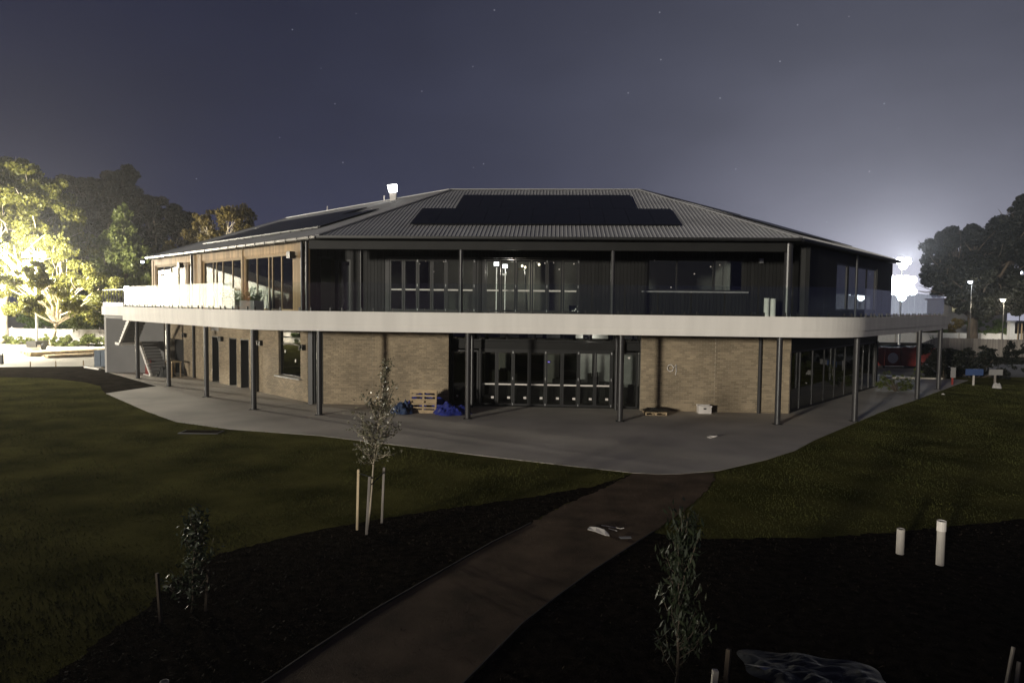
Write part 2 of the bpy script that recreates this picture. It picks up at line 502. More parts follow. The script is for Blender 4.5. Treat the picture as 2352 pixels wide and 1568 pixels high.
yard_poly = [(-90, 48), (-46, 47.5), (-36, 46.6), (-30, 48.2), (-27.5, 46.0), (-24, 47), (-26, 60), (-38, 70), (-90, 68)]

def rough(poly, amp, step=.12):
    """The same outline with an uneven, hand-dug edge."""
    out = []; rr = random.Random(3)
    for (x0, y0), (x1, y1) in zip(poly, poly[1:] + poly[:1]):
        L_ = math.hypot(x1 - x0, y1 - y0); n_ = max(1, min(60, int(L_ / step)))
        for i in range(n_):
            f = i / n_
            out.append((x0 + (x1 - x0) * f + rr.gauss(0, amp * .6), y0 + (y1 - y0) * f + rr.gauss(0, amp * .6)))
    return out
g = MB(); g.box(-300, 300, -40, 360, -1.2, -0.14)
g.build('ground', 'soil', kind='structure')
l = MB(); l.box(-60, 60, -2, 48, -0.3, G0)
l.build('lawn', 'lawn', kind='structure')
MB().prism(patio_poly, -0.4, 0.0).build('patio', 'concrete', kind='structure')
MB().prism(rough(path_poly, .035), -0.3, G0 + 0.008).build('path', 'path_gravel', kind='structure')
MB().prism(rough(bedL_poly, .05), -0.3, G0 + 0.004).build('garden_bed', 'mulch', kind='structure')
MB().prism(rough(bedR_poly, .05), -0.3, G0 + 0.004).build('garden_bed', 'mulch', kind='structure')
MB().prism(dirt_poly, -0.3, G0 + 0.009).build('soil_bed', 'soil', kind='structure')
MB().prism(yard_poly, -0.3, G0 + 0.013).build('yard_pavement', 'concrete_pale', kind='structure')
MB().box(-260, -18, 78, 190, -0.3, -0.06).build('road', 'concrete_pale', kind='structure')
MB().prism([(22.5, 39.5), (31.2, 45.6), (36, 46.2), (60, 50), (60, 60), (24, 60), (20, 46)], -0.3, -0.03).build('driveway', 'asphalt', kind='structure')
# steel-thin edging along the path
def edging(pts, nm):
    P = [Vector(p) for p in pts]
    mb = MB(); strip(mb, P, -0.3, G0 + 0.028, -0.012, 0.012)
    mb.build(nm, 'edging', kind='structure')
edging(path_l[3:-1], 'path_edging'); edging(path_r[1:7], 'path_edging')

# added unseen wall behind the camera: it keeps the low light off the near beds
bw = thing('shade_wall', 'added low wall out of view behind the camera, shading the near beds', 'wall', (-8, -2, 0))
for i in range(20):
    x = -38 + i * 3.0
    MB().box(x, x + 2.6, -2.2, -2.0, -.2, 1.55).build('panel', 'concrete', bw)
    MB().box(x + 2.6, x + 3.0, -2.3, -1.9, -.2, 1.62).build('pier', 'concrete', bw)

# grass blades over the nearer lawn, and bark chips on the beds
def scatter(n, x0, x1, y0, y1, inc, exc, pw=1.0):
    X = RNG.uniform(x0, x1, n); Y = y0 + (y1 - y0) * RNG.uniform(0, 1, n) ** pw
    k = np.ones(n, bool) if inc is None else in_poly(X, Y, inc)
    for e in exc: k &= ~in_poly(X, Y, e)
    return X[k], Y[k]
X, Y = scatter(430000, -32, 36, 8, 43, None, [patio_poly, path_poly, bedL_poly, bedR_poly, dirt_poly], 1.3)
n = len(X)
hgt = RNG.uniform(0.018, 0.055, n) * (0.8 + 0.5 * np.sin(X * 1.7 + Y * 0.6) * np.sin(Y * 1.3))
a = RNG.uniform(0, 6.283, n); w = RNG.uniform(0.006, 0.014, n)
V = np.empty((n, 3, 3))
V[:, 0] = np.stack([X - np.cos(a) * w, Y - np.sin(a) * w, np.full(n, G0 - 0.003)], 1)
V[:, 1] = np.stack([X + np.cos(a) * w, Y + np.sin(a) * w, np.full(n, G0 - 0.003)], 1)
V[:, 2] = np.stack([X + RNG.normal(0, 0.02, n), Y + RNG.normal(0, 0.02, n), G0 + np.maximum(hgt, 0.008)], 1)
me = bpy.data.meshes.new('grass')
me.vertices.add(n * 3); me.vertices.foreach_set('co', V.reshape(-1))
me.loops.add(n * 3); me.loops.foreach_set('vertex_index', np.arange(n * 3, dtype=np.int32))
me.polygons.add(n); me.polygons.foreach_set('loop_start', np.arange(0, n * 3, 3, dtype=np.int32)); me.polygons.foreach_set('loop_total', np.full(n, 3, dtype=np.int32))
me.update(calc_edges=True)
gr = link('grass', me, 'grass_blade', kind='stuff')
tag(gr, 'short dark turf covering the lawn in front of the patio', 'grass')
for poly, cnt, box in ((bedL_poly, 16000, (-6.5, 3.5, 6, 19)), (bedR_poly, 22000, (-1, 22, 6, 18.6)), (dirt_poly, 5000, (-40, -19, 33, 48)), (path_poly, 9000, (-3.7, 6, 6, 19))):
    X, Y = scatter(cnt, *box, poly, [])
    C = np.stack([X, Y, np.full(len(X), G0 + 0.016)], 1)
    Nn = np.stack([RNG.normal(0, 0.5, len(X)), RNG.normal(0, 0.5, len(X)), np.ones(len(X))], 1)
    me = quadcloud('chips', C, Nn, RNG.uniform(0.02, 0.075, len(X)) * (0.5 if poly is path_poly else 1.0), 0.45)
    o = link('gravel' if poly is path_poly else 'bark_chips', me, 'path_gravel' if poly is path_poly else 'mulch_chip', kind='stuff')
    nm = {id(bedL_poly): 'dark bark mulch on the bed left of the path', id(bedR_poly): 'dark bark mulch on the bed right of the path',
          id(dirt_poly): 'rough clods on the bare soil by the grey wall', id(path_poly): 'loose brown gravel on the curved path'}[id(poly)]
    tag(o, nm, 'gravel' if poly is path_poly else 'mulch')

# ================================================================== the clubhouse
CL = thing('clubhouse', 'two storey brick and glass clubhouse with curved white balcony band and metal hip roof', 'building', (1.5, 36, 0))
DECK = 4.25
ZS = 3.56            # underside of the balcony

# ---- balcony slab, band, soffit
edge = fillet([xy(FL(20.0, 3.5, 0)), xy(xing(FL, 3.5, FF, 3.5)), xy(xing(FF, 3.5, FRt, 3.0)), xy(FRt(17.8, 3.0, 0))], 4.2, 16)
back = [xy(FRt(17.8, -14, 0)), Vector((3, 47)), xy(FL(20.0, -14, 0))]
eN = path_normals(edge)
slab_poly = [(p - q * 0.13).to_tuple() for p, q in zip(edge, eN)] + [b.to_tuple() for b in back]
MB().prism(slab_poly, ZS, DECK).build('balcony_slab', 'grey_render', CL)
mb = MB(); strip(mb, edge, 3.76, 4.30, -0.12, 0.0); mb.build('balcony_band', 'white_paint', CL)
def upto(P, i0, i1): return P[i0:i1]
low = [xy(FL(15.75, 3.5, 0))] + edge[1:]
mb = MB(); strip(mb, low, 3.50, 3.757, -0.12, -0.035); mb.build('balcony_lower_band', 'white_paint', CL)

# ---- glass balustrade along the edge: panes and spigots
def along(P, step, start=0.0, end=None):
    """Chords of a given length along a path."""
    L_ = [0.0]
    for a, b in zip(P, P[1:]): L_.append(L_[-1] + (b - a).length)
    def at(t):
        for i in range(len(P) - 1):
            if t <= L_[i + 1] or i == len(P) - 2:
                return P[i].lerp(P[i + 1], (t - L_[i]) / (L_[i + 1] - L_[i]))
    out = []; t = start; T = end or L_[-1]
    while t + step <= T + 0.02:
        out.append((at(t), at(t + step))); t += step
    return out
pane_me = MB().box(0.02, 1.27, -0.0065, 0.0065, 0.11, 1.22).mesh('pane')
pane_me.materials.append(MATS['glass'])
spig_me = MB().box(-0.025, 0.025, -0.03, 0.03, 0.0, 0.15).mesh('spigot')
spig_me.materials.append(MATS['black_frame'])
edge_in = [p - q * 0.09 for p, q in zip(edge, eN)]
for i, (a, b) in enumerate(along(edge_in, 1.29, 4.4)):
    d = b - a; rz = math.atan2(d.y, d.x)
    M = Matrix.Translation((a.x, a.y, DECK)) @ Matrix.Rotation(rz, 4, 'Z')
    link('balustrade_pane', pane_me, None, CL, M)
    for sx in (0.24, 1.05):
        link('spigot', spig_me, None, CL, M @ Matrix.Translation((sx, 0, 0.05)))
# dark open railing at the head of the stair (far left end)
a0, a1 = edge_in[0], edge_in[0] + (edge_in[1] - edge_in[0]).normalized() * 4.3
for t in np.linspace(0.02, 0.98, 8):
    p = a0.lerp(a1, t)
    MB().box(p.x - .025, p.x + .025, p.y - .025, p.y + .025, DECK, DECK + 1.05).build('rail_post', 'black_frame', CL)
MB().beam((a0.x, a0.y, DECK + 1.05), (a1.x, a1.y, DECK + 1.05), 0.06, 0.05).build('rail', 'black_frame', CL)
MB().beam((a0.x, a0.y, DECK + 0.17), (a1.x, a1.y, DECK + 0.17), 0.04, 0.22).build('rail', 'black_frame', CL)

# ---- columns under the balcony
for x, y in ((-7.96, 28.16), (-1.77, 27.6), (4.40, 27.39), (10.64, 27.09), (14.20, 28.05), (21.14, 35.4), (25.05, 39.9), (-11.14, 29.36), (-14.88, 33.15), (-18.72, 37.12), (-22.41, 40.76)):
    c_ = MB().tube([(x, y, 0.0), (x, y, ZS + 0.02)], 0.115, 20).build('column', 'charcoal_steel', CL, smooth=False)
    MB().box(x - .17, x + .17, y - .17, y + .17, 0.001, 0.014).build('base_plate', 'black_rubber', c_)
for fr, s, o in ((FF, 6.88, 0.06), (FF, 13.36, 0.06), (FF, 19.62, 0.07), (FL, 13.98, 0.1), (FL, 5.35, 0.08)):
    p = fr(s, o, 0)
    MB().tube([(p.x, p.y, 0.0), (p.x, p.y, ZS + 0.02)], 0.075, 12).build('downpipe', 'charcoal_steel', CL)

# ---- brickwork
BL, BH = 0.24, 0.086
brick_full = None
all_bricks = []      # (frame, s0, s1, z0, z1)
def lay(fr, s0, s1, z0, z1, holes):
    r = 0; z = z0
    while z < z1 - 0.02:
        s = s0 - (BL / 2 if r % 2 else 0)
        while s < s1 - 0.01:
            a, b = max(s, s0), min(s + BL - 0.01, s1)
            segs = [(a, b)]
            for h in holes:
                if z + BH - 0.01 > h[2] + 0.02 and z < h[3] - 0.02:
                    ns = []
                    for p, q in segs:
                        if q <= h[0] or p >= h[1]: ns.append((p, q))
                        else:
                            if p < h[0] - 0.02: ns.append((p, h[0]))
                            if q > h[1] + 0.02: ns.append((h[1], q))
                    segs = ns
            for p, q in segs:
                if q - p > 0.03: all_bricks.append((fr, p, q, z, min(z + BH - 0.010, z1)))
            s += BL
        z += BH; r += 1
holesL = [(10.4, 11.4, 0, 2.66), (8.0, 9.0, 0, 2.66), (6.45, 7.5, 0, 2.66), (0.85, 3.07, 1.05, 3.26), (10.4, 11.5, 2.98, 3.16), (15.9, 18.2, 0, 2.25)]
walls = [(FF, 0.0, 5.80, [(2.28, 2.295, 0, 4)]), (FF, 14.45, 20.97, [(17.7, 17.715, 0, 4)]), (FL, 0.0, 18.6, holesL)]
for fr, s0, s1, hs in walls:
    w_ = holed(MB(), fr, s0, s1, 0.0, ZS, -0.24, -0.012, hs if fr is FL else []).build('brick_wall', 'mortar', CL)
    k0 = len(all_bricks)
    lay(fr, s0, s1, 0.004, ZS - 0.01, hs)
    mine = all_bricks[k0:]
    if fr is FF and s0 > 10:
        # the nearest, largest-showing bricks one by one: those around the middle of the right bay
        full = [b for b in mine if abs((b[2] - b[1]) - (BL - 0.01)) < 1e-4]
        full.sort(key=lambda b: (abs(b[1] - 18.6) * 0.55) ** 2 + (b[3] - 1.6) ** 2)
        pick = set(id(b) for b in full[:300])
        bme = MB().box(0, BL - 0.01, 0.0, 0.1, 0, BH - 0.01).mesh('brick')
        bme.materials.append(MATS['brick'])
        rz = fr.rot()
        for b in mine:
            if id(b) in pick:
                q = fr(b[1], random.uniform(-0.002, 0.003), b[3])
                link('brick', bme, None, w_, Matrix.Translation(q) @ Matrix.Rotation(rz, 4, 'Z'))
        mine = [b for b in mine if id(b) not in pick]
    m2 = MB()
    for f_, p, q, z0, z1 in mine:
        m2.fb(f_, p, q, -0.09, random.uniform(-0.002, 0.003), z0, z1)
    m2.build('brickwork', 'brick', w_, kind='stuff', fix=False)
# corner steel between the two brick walls, right corner return
MB().prism([FL(0.02, -0.01, 0).xy.to_tuple(), FF(-0.02, -0.01, 0).xy.to_tuple(), FF(-0.02, -0.3, 0).xy.to_tuple(), FL(0.02, -0.3, 0).xy.to_tuple()][::1], 0, ZS).build('corner_panel', 'black_frame', CL)
MB().fb(FF, -0.62, -0.42, 0.05, 0.25, 0, ZS).build('corner_post', 'charcoal_steel', CL)

# ---- glazing helpers
def frame_mb(fr, s0, s1, o, z0, z1, w=0.07, dp=0.07):
    mb = MB()
    mb.fb(fr, s0, s0 + w, o - dp, o, z0, z1); mb.fb(fr, s1 - w, s1, o - dp, o, z0, z1)
    mb.fb(fr, s0 + w, s1 - w, o - dp, o, z0, z0 + w); mb.fb(fr, s0 + w, s1 - w, o - dp, o, z1 - w, z1)
    return mb
def window(fr, s0, s1, o, z0, z1, name='window', fm='black_frame', w=0.06, vs_=(), hs=(), glass='window_glass', dp=0.08):
    mb = frame_mb(fr, s0, s1, o, z0, z1, w, dp)
    S = [s0 + w] + [v for v in vs_] + [s1 - w]
    for v in vs_: mb.fb(fr, v - w / 2, v + w / 2, o - dp, o - 0.003, z0 + w, z1 - w)
    for h in hs:
        for a, b in zip(S, S[1:]):
            mb.fb(fr, a + (w / 2 if a in vs_ else 0), b - (w / 2 if b in vs_ else 0), o - dp, o - 0.006, h - w / 2, h + w / 2)
    f = mb.build(name, fm, CL)
    Z = [z0 + w] + list(hs) + [z1 - w]
    for a, b in zip(S, S[1:]):
        for c, d in zip(Z, Z[1:]):
            MB().fb(fr, a + .005, b - .005, o - dp / 2 - .005, o - dp / 2 + .005, c, d).build('pane', glass, f)
    return f
def bifold(fr, s0, s1, o, z0, z1, n, stripe=None, sticker=None, knob=True):
    st_ = (s1 - s0) / n
    mb = MB(); mb.fb(fr, s0 - .07, s0, o - .1, o + .02, z0, z1 + .07); mb.fb(fr, s1, s1 + .07, o - .1, o + .02, z0, z1 + .07)
    mb.fb(fr, s0, s1, o - .1, o + .02, z1, z1 + .07); mb.fb(fr, s0, s1, o - .1, o + .02, z0 - 0.02, z0 + .02)
    mb.build('door_frame', 'black_frame', CL)
    for i in range(n):
        a, b = s0 + i * st_ + .006, s0 + (i + 1) * st_ - .006
        leaf = frame_mb(fr, a, b, o, z0 + .03, z1 - .01, 0.075, 0.05).build('folding_door', 'black_frame', CL)
        MB().fb(fr, a + .07, b - .07, o - .03, o - .02, z0 + .1, z1 - .08).build('pane', 'window_glass', leaf)
        if stripe: MB().fb(fr, a + .08, b - .08, o - .019, o - .016, stripe, stripe + .07).build('safety_stripe', 'white_plastic', leaf)
        if sticker: MB().fb(fr, b - .25, b - .12, o - .019, o - .016, sticker, sticker + .10).build('sticker', 'white_plastic', leaf)
        if knob and i % 2 == 1:
            h = MB(); h.fb(fr, b - .03, b + .03, o + .001, o + .03, z1 - .12, z1 - .02); h.fb(fr, b - .02, b + .02, o + .001, o + .05, (z0 + z1) / 2 - .06, (z0 + z1) / 2 + .06)
            h.fb(fr, b - .02, b + .02, o + .001, o + .03, z0 + .04, z0 + .13)
            h.build('hinge', 'galv', leaf)

# ---- ground floor front: bifold doors set back between the brick bays
OR = -0.6
bifold(FF, 7.2, 13.2, OR, 0.0, 2.55, 8, stripe=0.96, sticker=0.33)
window(FF, 5.86, 7.10, OR, 0.0, 2.55, w=0.08)
window(FF, 13.34, 14.40, OR, 0.0, 2.55, w=0.08)
MB().fb(FF, 5.8, 14.45, OR - 0.12, OR + 0.01, 2.625, 2.98).build('transom_panel', 'charcoal_cladding', CL)
window(FF, 5.86, 14.40, OR, 3.0, ZS - 0.02, name='highlight_window', w=0.06, vs_=(7.15, 8.4, 9.7, 11.0, 12.2, 13.3))
MB().fb(FF, 5.56, 5.80, OR - .2, -0.24, 0, ZS).build('reveal', 'black_frame', CL)
MB().fb(FF, 14.45, 14.69, OR - .2, -0.24, 0, ZS).build('reveal', 'black_frame', CL)
def sticker(fr, s, o, z, r, m='white_plastic', nm='sticker'):
    MB().add([fr(s - r, o, z), fr(s, o, z - r), fr(s + r, o, z), fr(s, o, z + r), fr(s - r, o - .003, z), fr(s, o - .003, z - r), fr(s + r, o - .003, z), fr(s, o - .003, z + r)],
             [(0, 1, 2, 3), (7, 6, 5, 4), (0, 4, 5, 1), (1, 5, 6, 2), (2, 6, 7, 3), (3, 7, 4, 0)]).build(nm, m, CL)
for s, z in ((6.15, 2.5), (6.12, 0.42), (13.5, 0.16), (13.98, 2.3)): sticker(FF, s, OR + .004, z, 0.06)
# right wing ground floor glazing
window(FRt, 0.15, 14.1, -0.05, 0.0, 2.75, name='shopfront_window', w=0.09, vs_=(1.4, 3.1, 4.8, 6.5, 8.2, 9.9, 11.6, 12.9))
MB().fb(FRt, 0.0, 14.3, -0.3, 0.0, 2.75, ZS).build('right_wall', 'charcoal_cladding', CL)
MB().fb(FRt, 14.1, 14.45, -0.3, 0.02, 0, 2.75).build('right_wall', 'charcoal_cladding', CL)
MB().fb(FRt, -0.02, 0.15, -0.3, -0.01, 0, 2.75).build('right_wall', 'black_frame', CL)
# left wing ground floor: window, recessed doors, vent, wall lights
window(FL, 0.87, 3.05, -0.10, 1.07, 3.24, name='bar_window', w=0.06, hs=(2.62, 2.95))
MB().fb(FL, 0.70, 3.25, 0.002, 0.16, 0.99, 1.045).build('window_sill', 'galv', CL)
for s, z in ((2.55, 2.25), (1.5, 1.85)): MB().fb(FL, s - .05, s + .05, -0.095, -0.09, z - .07, z + .07).build('sticker', 'white_plastic', CL)
for a, b in ((10.4, 11.4), (8.0, 9.0), (6.45, 7.5)):
    r_ = MB(); r_.fb(FL, b - .05, b, -.55, .004, 0, 2.66); r_.fb(FL, a, a + .04, -.55, .004, 0, 2.66); r_.fb(FL, a + .04, b - .05, -.55, .004, 2.60, 2.66)
    r_.build('door_reveal', 'black_frame', CL)
    d_ = MB().fb(FL, a + .04, b - .05, -.5, -.45, 0.0, 2.60).build('door', 'grey_render', CL)
    MB().fb(FL, a + .12, a + .16, -.449, -.40, 0.95, 1.1).build('door_handle', 'galv', d_)
MB().fb(FL, 15.9, 18.2, -.35, -.30, 0.0, 2.25).build('service_opening', 'black_rubber', CL)
v_ = MB(); v_.fb(FL, 10.4, 11.5, -.2, -.12, 2.98, 3.16)
for z in (3.0, 3.05, 3.1): v_.fb(FL, 10.42, 11.48, -.11, .01, z, z + .02)
v_.build('wall_vent', 'galv', CL)
for k in (0.5, 4.96, 9.91, 15.5):
    wl_ = MB(); wl_.fb(FL, k - .07, k + .07, .005, .07, 2.50, 2.60)
    for sg in (-1, 1):
        wl_.fb(FL, k + sg * .13 - .06, k + sg * .13 + .06, .03, .19, 2.42, 2.68)
    wl_.build('wall_light', 'black_frame', CL)
# hose reel and pale marks on the right brick bay, taps
hz_ = MB(); pts = [FF(15.74 + 0.13 * math.cos(t), 0.06, 1.93 + 0.15 * math.sin(t)) for t in np.linspace(0, 6.2, 18)]
hz_.tube(pts, 0.018, 6); hz_.tube([FF(15.9, .05, 1.95), FF(15.98, .05, 2.1), FF(16.0, .05, 1.8), FF(15.96, .05, 1.62)], 0.014, 6)
hz_.build('hose', 'white_plastic', CL)

# ---- ground floor interior, dim: partition, ceiling and what shows through the doors
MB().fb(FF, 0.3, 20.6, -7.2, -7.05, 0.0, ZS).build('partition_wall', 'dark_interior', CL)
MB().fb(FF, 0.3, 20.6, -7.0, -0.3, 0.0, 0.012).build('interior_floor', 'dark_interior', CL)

# ---- upper front wall: charcoal boards with openings
ZT = 7.18
holesU = [(-0.2, 0.6, DECK, 6.72), (0.62, 1.28, DECK, 6.60), (3.0, 7.02, DECK, 6.74), (7.36, 11.68, DECK, 6.74), (14.66, 18.82, 5.34, 6.74)]
wu = holed(MB(), FF, -0.3, 21.0, DECK, ZT, -0.25, -0.03, holesU).build('upper_wall', 'black_frame', CL)
cb = MB(); s = -0.3
while s < 20.99:
    e = min(s + 0.148, 21.0)
    segs = [(DECK, ZT)]
    for h in holesU:
        if e > h[0] + .005 and s < h[1] - .005:
            segs = [(h[3] + .02, ZT)] + ([(DECK, h[2] - .02)] if h[2] > DECK + .1 else [])
    for z0, z1 in segs: cb.fb(FF, s, e, -0.03, 0.0, z0, z1)
    s += 0.158
cb.build('cladding_boards', 'charcoal_cladding', wu, kind='stuff')
bifold(FF, 3.07, 6.95, -0.02, DECK + .05, 6.66, 6, stripe=5.25)
bifold(FF, 7.43, 11.61, -0.02, DECK + .05, 6.66, 6, stripe=5.25)
window(FF, -0.2, 0.6, -0.05, DECK + .02, 6.72, w=.06)
window(FF, 0.62, 1.28, -0.05, DECK + .02, 6.60, name='glass_door', w=.07)
window(FF, 14.66, 18.82, -0.05, 5.34, 6.74, w=.06, vs_=(15.93, 17.53))
MB().fb(FF, 14.4, 19.0, 0.003, 0.22, 5.27, 5.33).build('servery_shelf', 'galv', CL)
MB().fb(FF, 0.92, 1.2, -0.16, -0.13, DECK + .1, 6.35).build('blind', 'house_white', CL)
MB().tube([FF(1.78, .06, DECK), FF(1.78, .06, ZT)], .045, 10).build('downpipe', 'charcoal_steel', CL)
MB().fb(FF, 19.45, 19.62, 0.003, 0.16, 6.58, 6.78).build('wall_light', 'galv', CL)
# stickers on the upper glass
for s, z in ((3.3, 6.6), (3.75, 6.35), (4.45, 6.45), (4.72, 6.58), (5.05, 6.38), (5.1, 6.1), (5.55, 6.55), (7.6, 6.6), (8.2, 6.55), (9.75, 6.55), (10.1, 6.52), (10.5, 6.55), (10.75, 6.25), (11.4, 6.5), (14.95, 6.68), (15.7, 5.5), (16.7, 6.1), (17.4, 6.42), (17.8, 6.5)):
    sticker(FF, s, -0.035, z, 0.035)
# upper right wing: its wall stands forward under the eave, like the left one
OQ = 1.0
MB().fb(FRt, -1.5, 12.7, OQ - .3, OQ - .03, DECK, DECK + .3).build('right_wall', 'charcoal_cladding', CL)
MB().fb(FRt, -1.5, 12.7, OQ - .3, OQ - .03, 6.75, 7.22).build('right_wall', 'charcoal_cladding', CL)
cb = MB(); s = -1.5
while s < 12.6:
    z0, z1 = (6.77, 7.22) if 2.6 < s < 9.5 else (DECK, 7.22)
    cb.fb(FRt, s, s + .148, OQ - .03, OQ, z0, z1)
    if z0 < 5: cb.fb(FRt, s, s + .157, OQ - .25, OQ - .031, DECK + .3, 6.75)
    s += .158
cb.build('cladding_boards', 'charcoal_cladding', CL, kind='stuff')
window(FRt, 2.72, 9.5, OQ - .05, DECK + .3, 6.75, w=.08, vs_=(4.4, 6.1, 7.8))
pA, pB = FRt(-1.5, OQ - .04, 0).xy, FF(20.98, -0.2, 0).xy
dd = (pB - pA).normalized(); nn = Vector((dd.y, -dd.x))
MB().prism([pA.to_tuple(), pB.to_tuple(), (pB + nn * .2).to_tuple(), (pA + nn * .2).to_tuple()], DECK, ZT).build('return_wall', 'charcoal_cladding', CL)

# ---- upper floor interior seen through the glass
MB().fb(FF, 0.2, 20.6, -7.0, -6.85, DECK, ZT).build('partition_wall', 'plasterboard', CL)
MB().fb(FF, 9.2, 9.5, -5.2, -4.9, DECK, ZT).build('interior_pier', 'plasterboard', CL)
MB().fb(FF, 11.9, 12.6, -3.6, -3.5, DECK, 6.3).build('interior_panel', 'house_white', CL)
MB().fb(FF, 18.2, 18.35, -2.6, -0.4, DECK, 6.9).build('interior_panel', 'house_white', CL)
MB().fb(FF, 18.95, 19.6, -2.6, -2.5, DECK, 6.9).build('interior_panel', 'plasterboard', CL)
MB().fb(FF, 3.0, 7.0, -3.3, -3.15, DECK, 5.2).build('bar_counter', 'plasterboard', CL)

# ---- left wing, upper floor: timber cladding between big windows
OL = 1.2
ZG = 6.80
winL = [(12.0, 17.0, (15.74, 14.51, 13.32)), (10.99, 11.72, ()), (4.55, 9.40, (8.19, 7.74, 6.92, 5.71)), (-0.76, 4.16, (2.9, 1.66, 1.30, 0.39))]
holesW = [(a, b, DECK, ZG) for a, b, _ in winL]
wl2 = holed(MB(), FL, -1.85, 17.62, DECK, 7.30, OL - .25, OL - .03, holesW).build('left_upper_wall', 'timber_clad', CL)
bd = MB().box(0, 0.118, -0.03, 0, 0, 1).mesh('cladding_board'); bd.materials.append(MATS['timber_clad'])
rzL = FL.rot()
s = -1.85
while s < 17.58:
    e = s + 0.118
    inw = any(e > a - .03 and s < b + .03 for a, b, _ in winL)
    z0 = ZG + .05 if inw else DECK
    q = FL(e, OL, z0)        # local +x runs back along the wall
    M = Matrix.Translation(FL(s, OL, z0)) @ Matrix.Rotation(rzL, 4, 'Z') @ Matrix.Diagonal((1, -1, 7.30 - z0, 1))
    link('cladding_board', bd, None, wl2, M)
    s += 0.128
for a, b, v in winL:
    window(FL, a, b, OL - .05, DECK + .02, ZG, fm='raw_timber', w=.07, vs_=sorted(v))
# heavier posts of that wall, and the pale corner post
for k, w2, m_ in ((17.5, .12, 'raw_timber'), (4.35, .09, 'raw_timber'), (9.62, .1, 'raw_timber')):
    MB().fb(FL, k - w2, k + w2, OL + .003, OL + .06, DECK, 7.2).build('wall_post', m_, CL)
for k in (10.72, -1.83, -2.25):
    p = FL(k, OL + .12, 0)
    MB().tube([(p.x, p.y, DECK), (p.x, p.y, 7.32)], .065, 12).build('downpipe', 'charcoal_steel', CL)
for k in (-1.05, 12.15):
    sp = MB(); sp.fb(FL, k - .16, k + .16, OL + .12, OL + .36, 6.55, 6.85); sp.fb(FL, k - .04, k + .04, OL + .005, OL + .12, 6.6, 6.7)
    sp.build('speaker', 'black_frame' if k > 0 else 'charcoal_steel', CL)
# return wall from the wing back to the front wall, end wall of the wing, rear walls
pA, pB = FL(-1.85, OL - .03, 0).xy, FF(-0.3, -0.2, 0).xy
dd = (pB - pA).normalized(); nn = Vector((-dd.y, dd.x))
MB().prism([pA.to_tuple(), pB.to_tuple(), (pB + nn * .2).to_tuple(), (pA + nn * .2).to_tuple()], DECK, ZT).build('return_wall', 'charcoal_cladding', CL)
MB().fb(FL, 17.3, 17.55, -16.0, OL - .26, DECK, 7.3).build('end_wall', 'timber_clad', CL)
MB().fb(FL, 18.4, 18.6, -15.5, -.26, 0, ZS).build('end_wall', 'grey_render', CL)
MB().fb(FRt, 14.3, 14.5, -15.5, -.301, 0, ZS).build('end_wall', 'charcoal_cladding', CL)
MB().fb(FRt, 12.5, 12.7, -16.0, OQ - .31, DECK, 7.25).build('end_wall', 'charcoal_cladding', CL)
MB().fb(FL, -12, 18.4, -15.7, -15.5, 0, ZS).build('rear_wall', 'grey_render', CL)
MB().fb(FL, -12, 17.3, -16.0, -15.8, DECK, 7.25).build('rear_wall', 'grey_render', CL)
MB().fb(FRt, -1, 14.3, -15.7, -15.5, 0, ZS).build('rear_wall', 'grey_render', CL)
MB().fb(FRt, -1, 12.5, -16.0, -15.8, DECK, 7.25).build('rear_wall', 'grey_render', CL)
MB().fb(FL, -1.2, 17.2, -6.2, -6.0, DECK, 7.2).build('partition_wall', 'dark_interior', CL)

# ---- upper columns and edge beam of the verandah
for s, o in ((6.72, 2.75), (12.9, 2.75)):
    p = FF(s, o, 0)
    MB().tube([(p.x, p.y, DECK), (p.x, p.y, 7.25)], .085, 16).build('verandah_post', 'charcoal_steel', CL)
p = FF(19.85, 2.65, 0); MB().tube([(p.x, p.y, DECK), (p.x, p.y, 7.25)], .16, 18).build('verandah_post', 'charcoal_steel', CL)
p = FRt(5.3, 1.12, 0); MB().tube([(p.x, p.y, DECK), (p.x, p.y, 7.25)], .06, 14).build('downpipe', 'charcoal_steel', CL)
MB().fb(FF, 0.4, 19.7, 2.60, 2.86, 6.86, 7.22).build('edge_beam', 'charcoal_cladding', CL)

# ---- roof
ZE, ZR = 7.35, 10.65
L0 = xing(FL, 1.55, FF, 3.2); E0 = xing(FF, 3.2, FRt, 1.3)
L1 = FL(17.5, 1.55, 0); E1 = FRt(12.9, 1.3, 0)
R0 = Vector((-3.33, 36.4, 0)); R1 = Vector((6.52, 36.4 - 9.85 * math.tan(R(3.6)), 0))
Rb = R0 + FL.u * 18.2; Rc = R1 + FRt.u * 12.4
oL = (R0 - FL.O).dot(FL.n); oR = (R1 - FRt.O).dot(FRt.n); oF = (R0 - FF.O).dot(FF.n)
Lb = FL(17.5, 2 * oL - 1.55, 0); Eb = FRt(12.9, 2 * oR - 1.3, 0)
VL = xing(FL, 2 * oL - 1.55, FF, 2 * oF - 3.2); VR = xing(FRt, 2 * oR - 1.3, FF, 2 * oF - 3.2)
def at(v, z): return Vector((v.x, v.y, z))
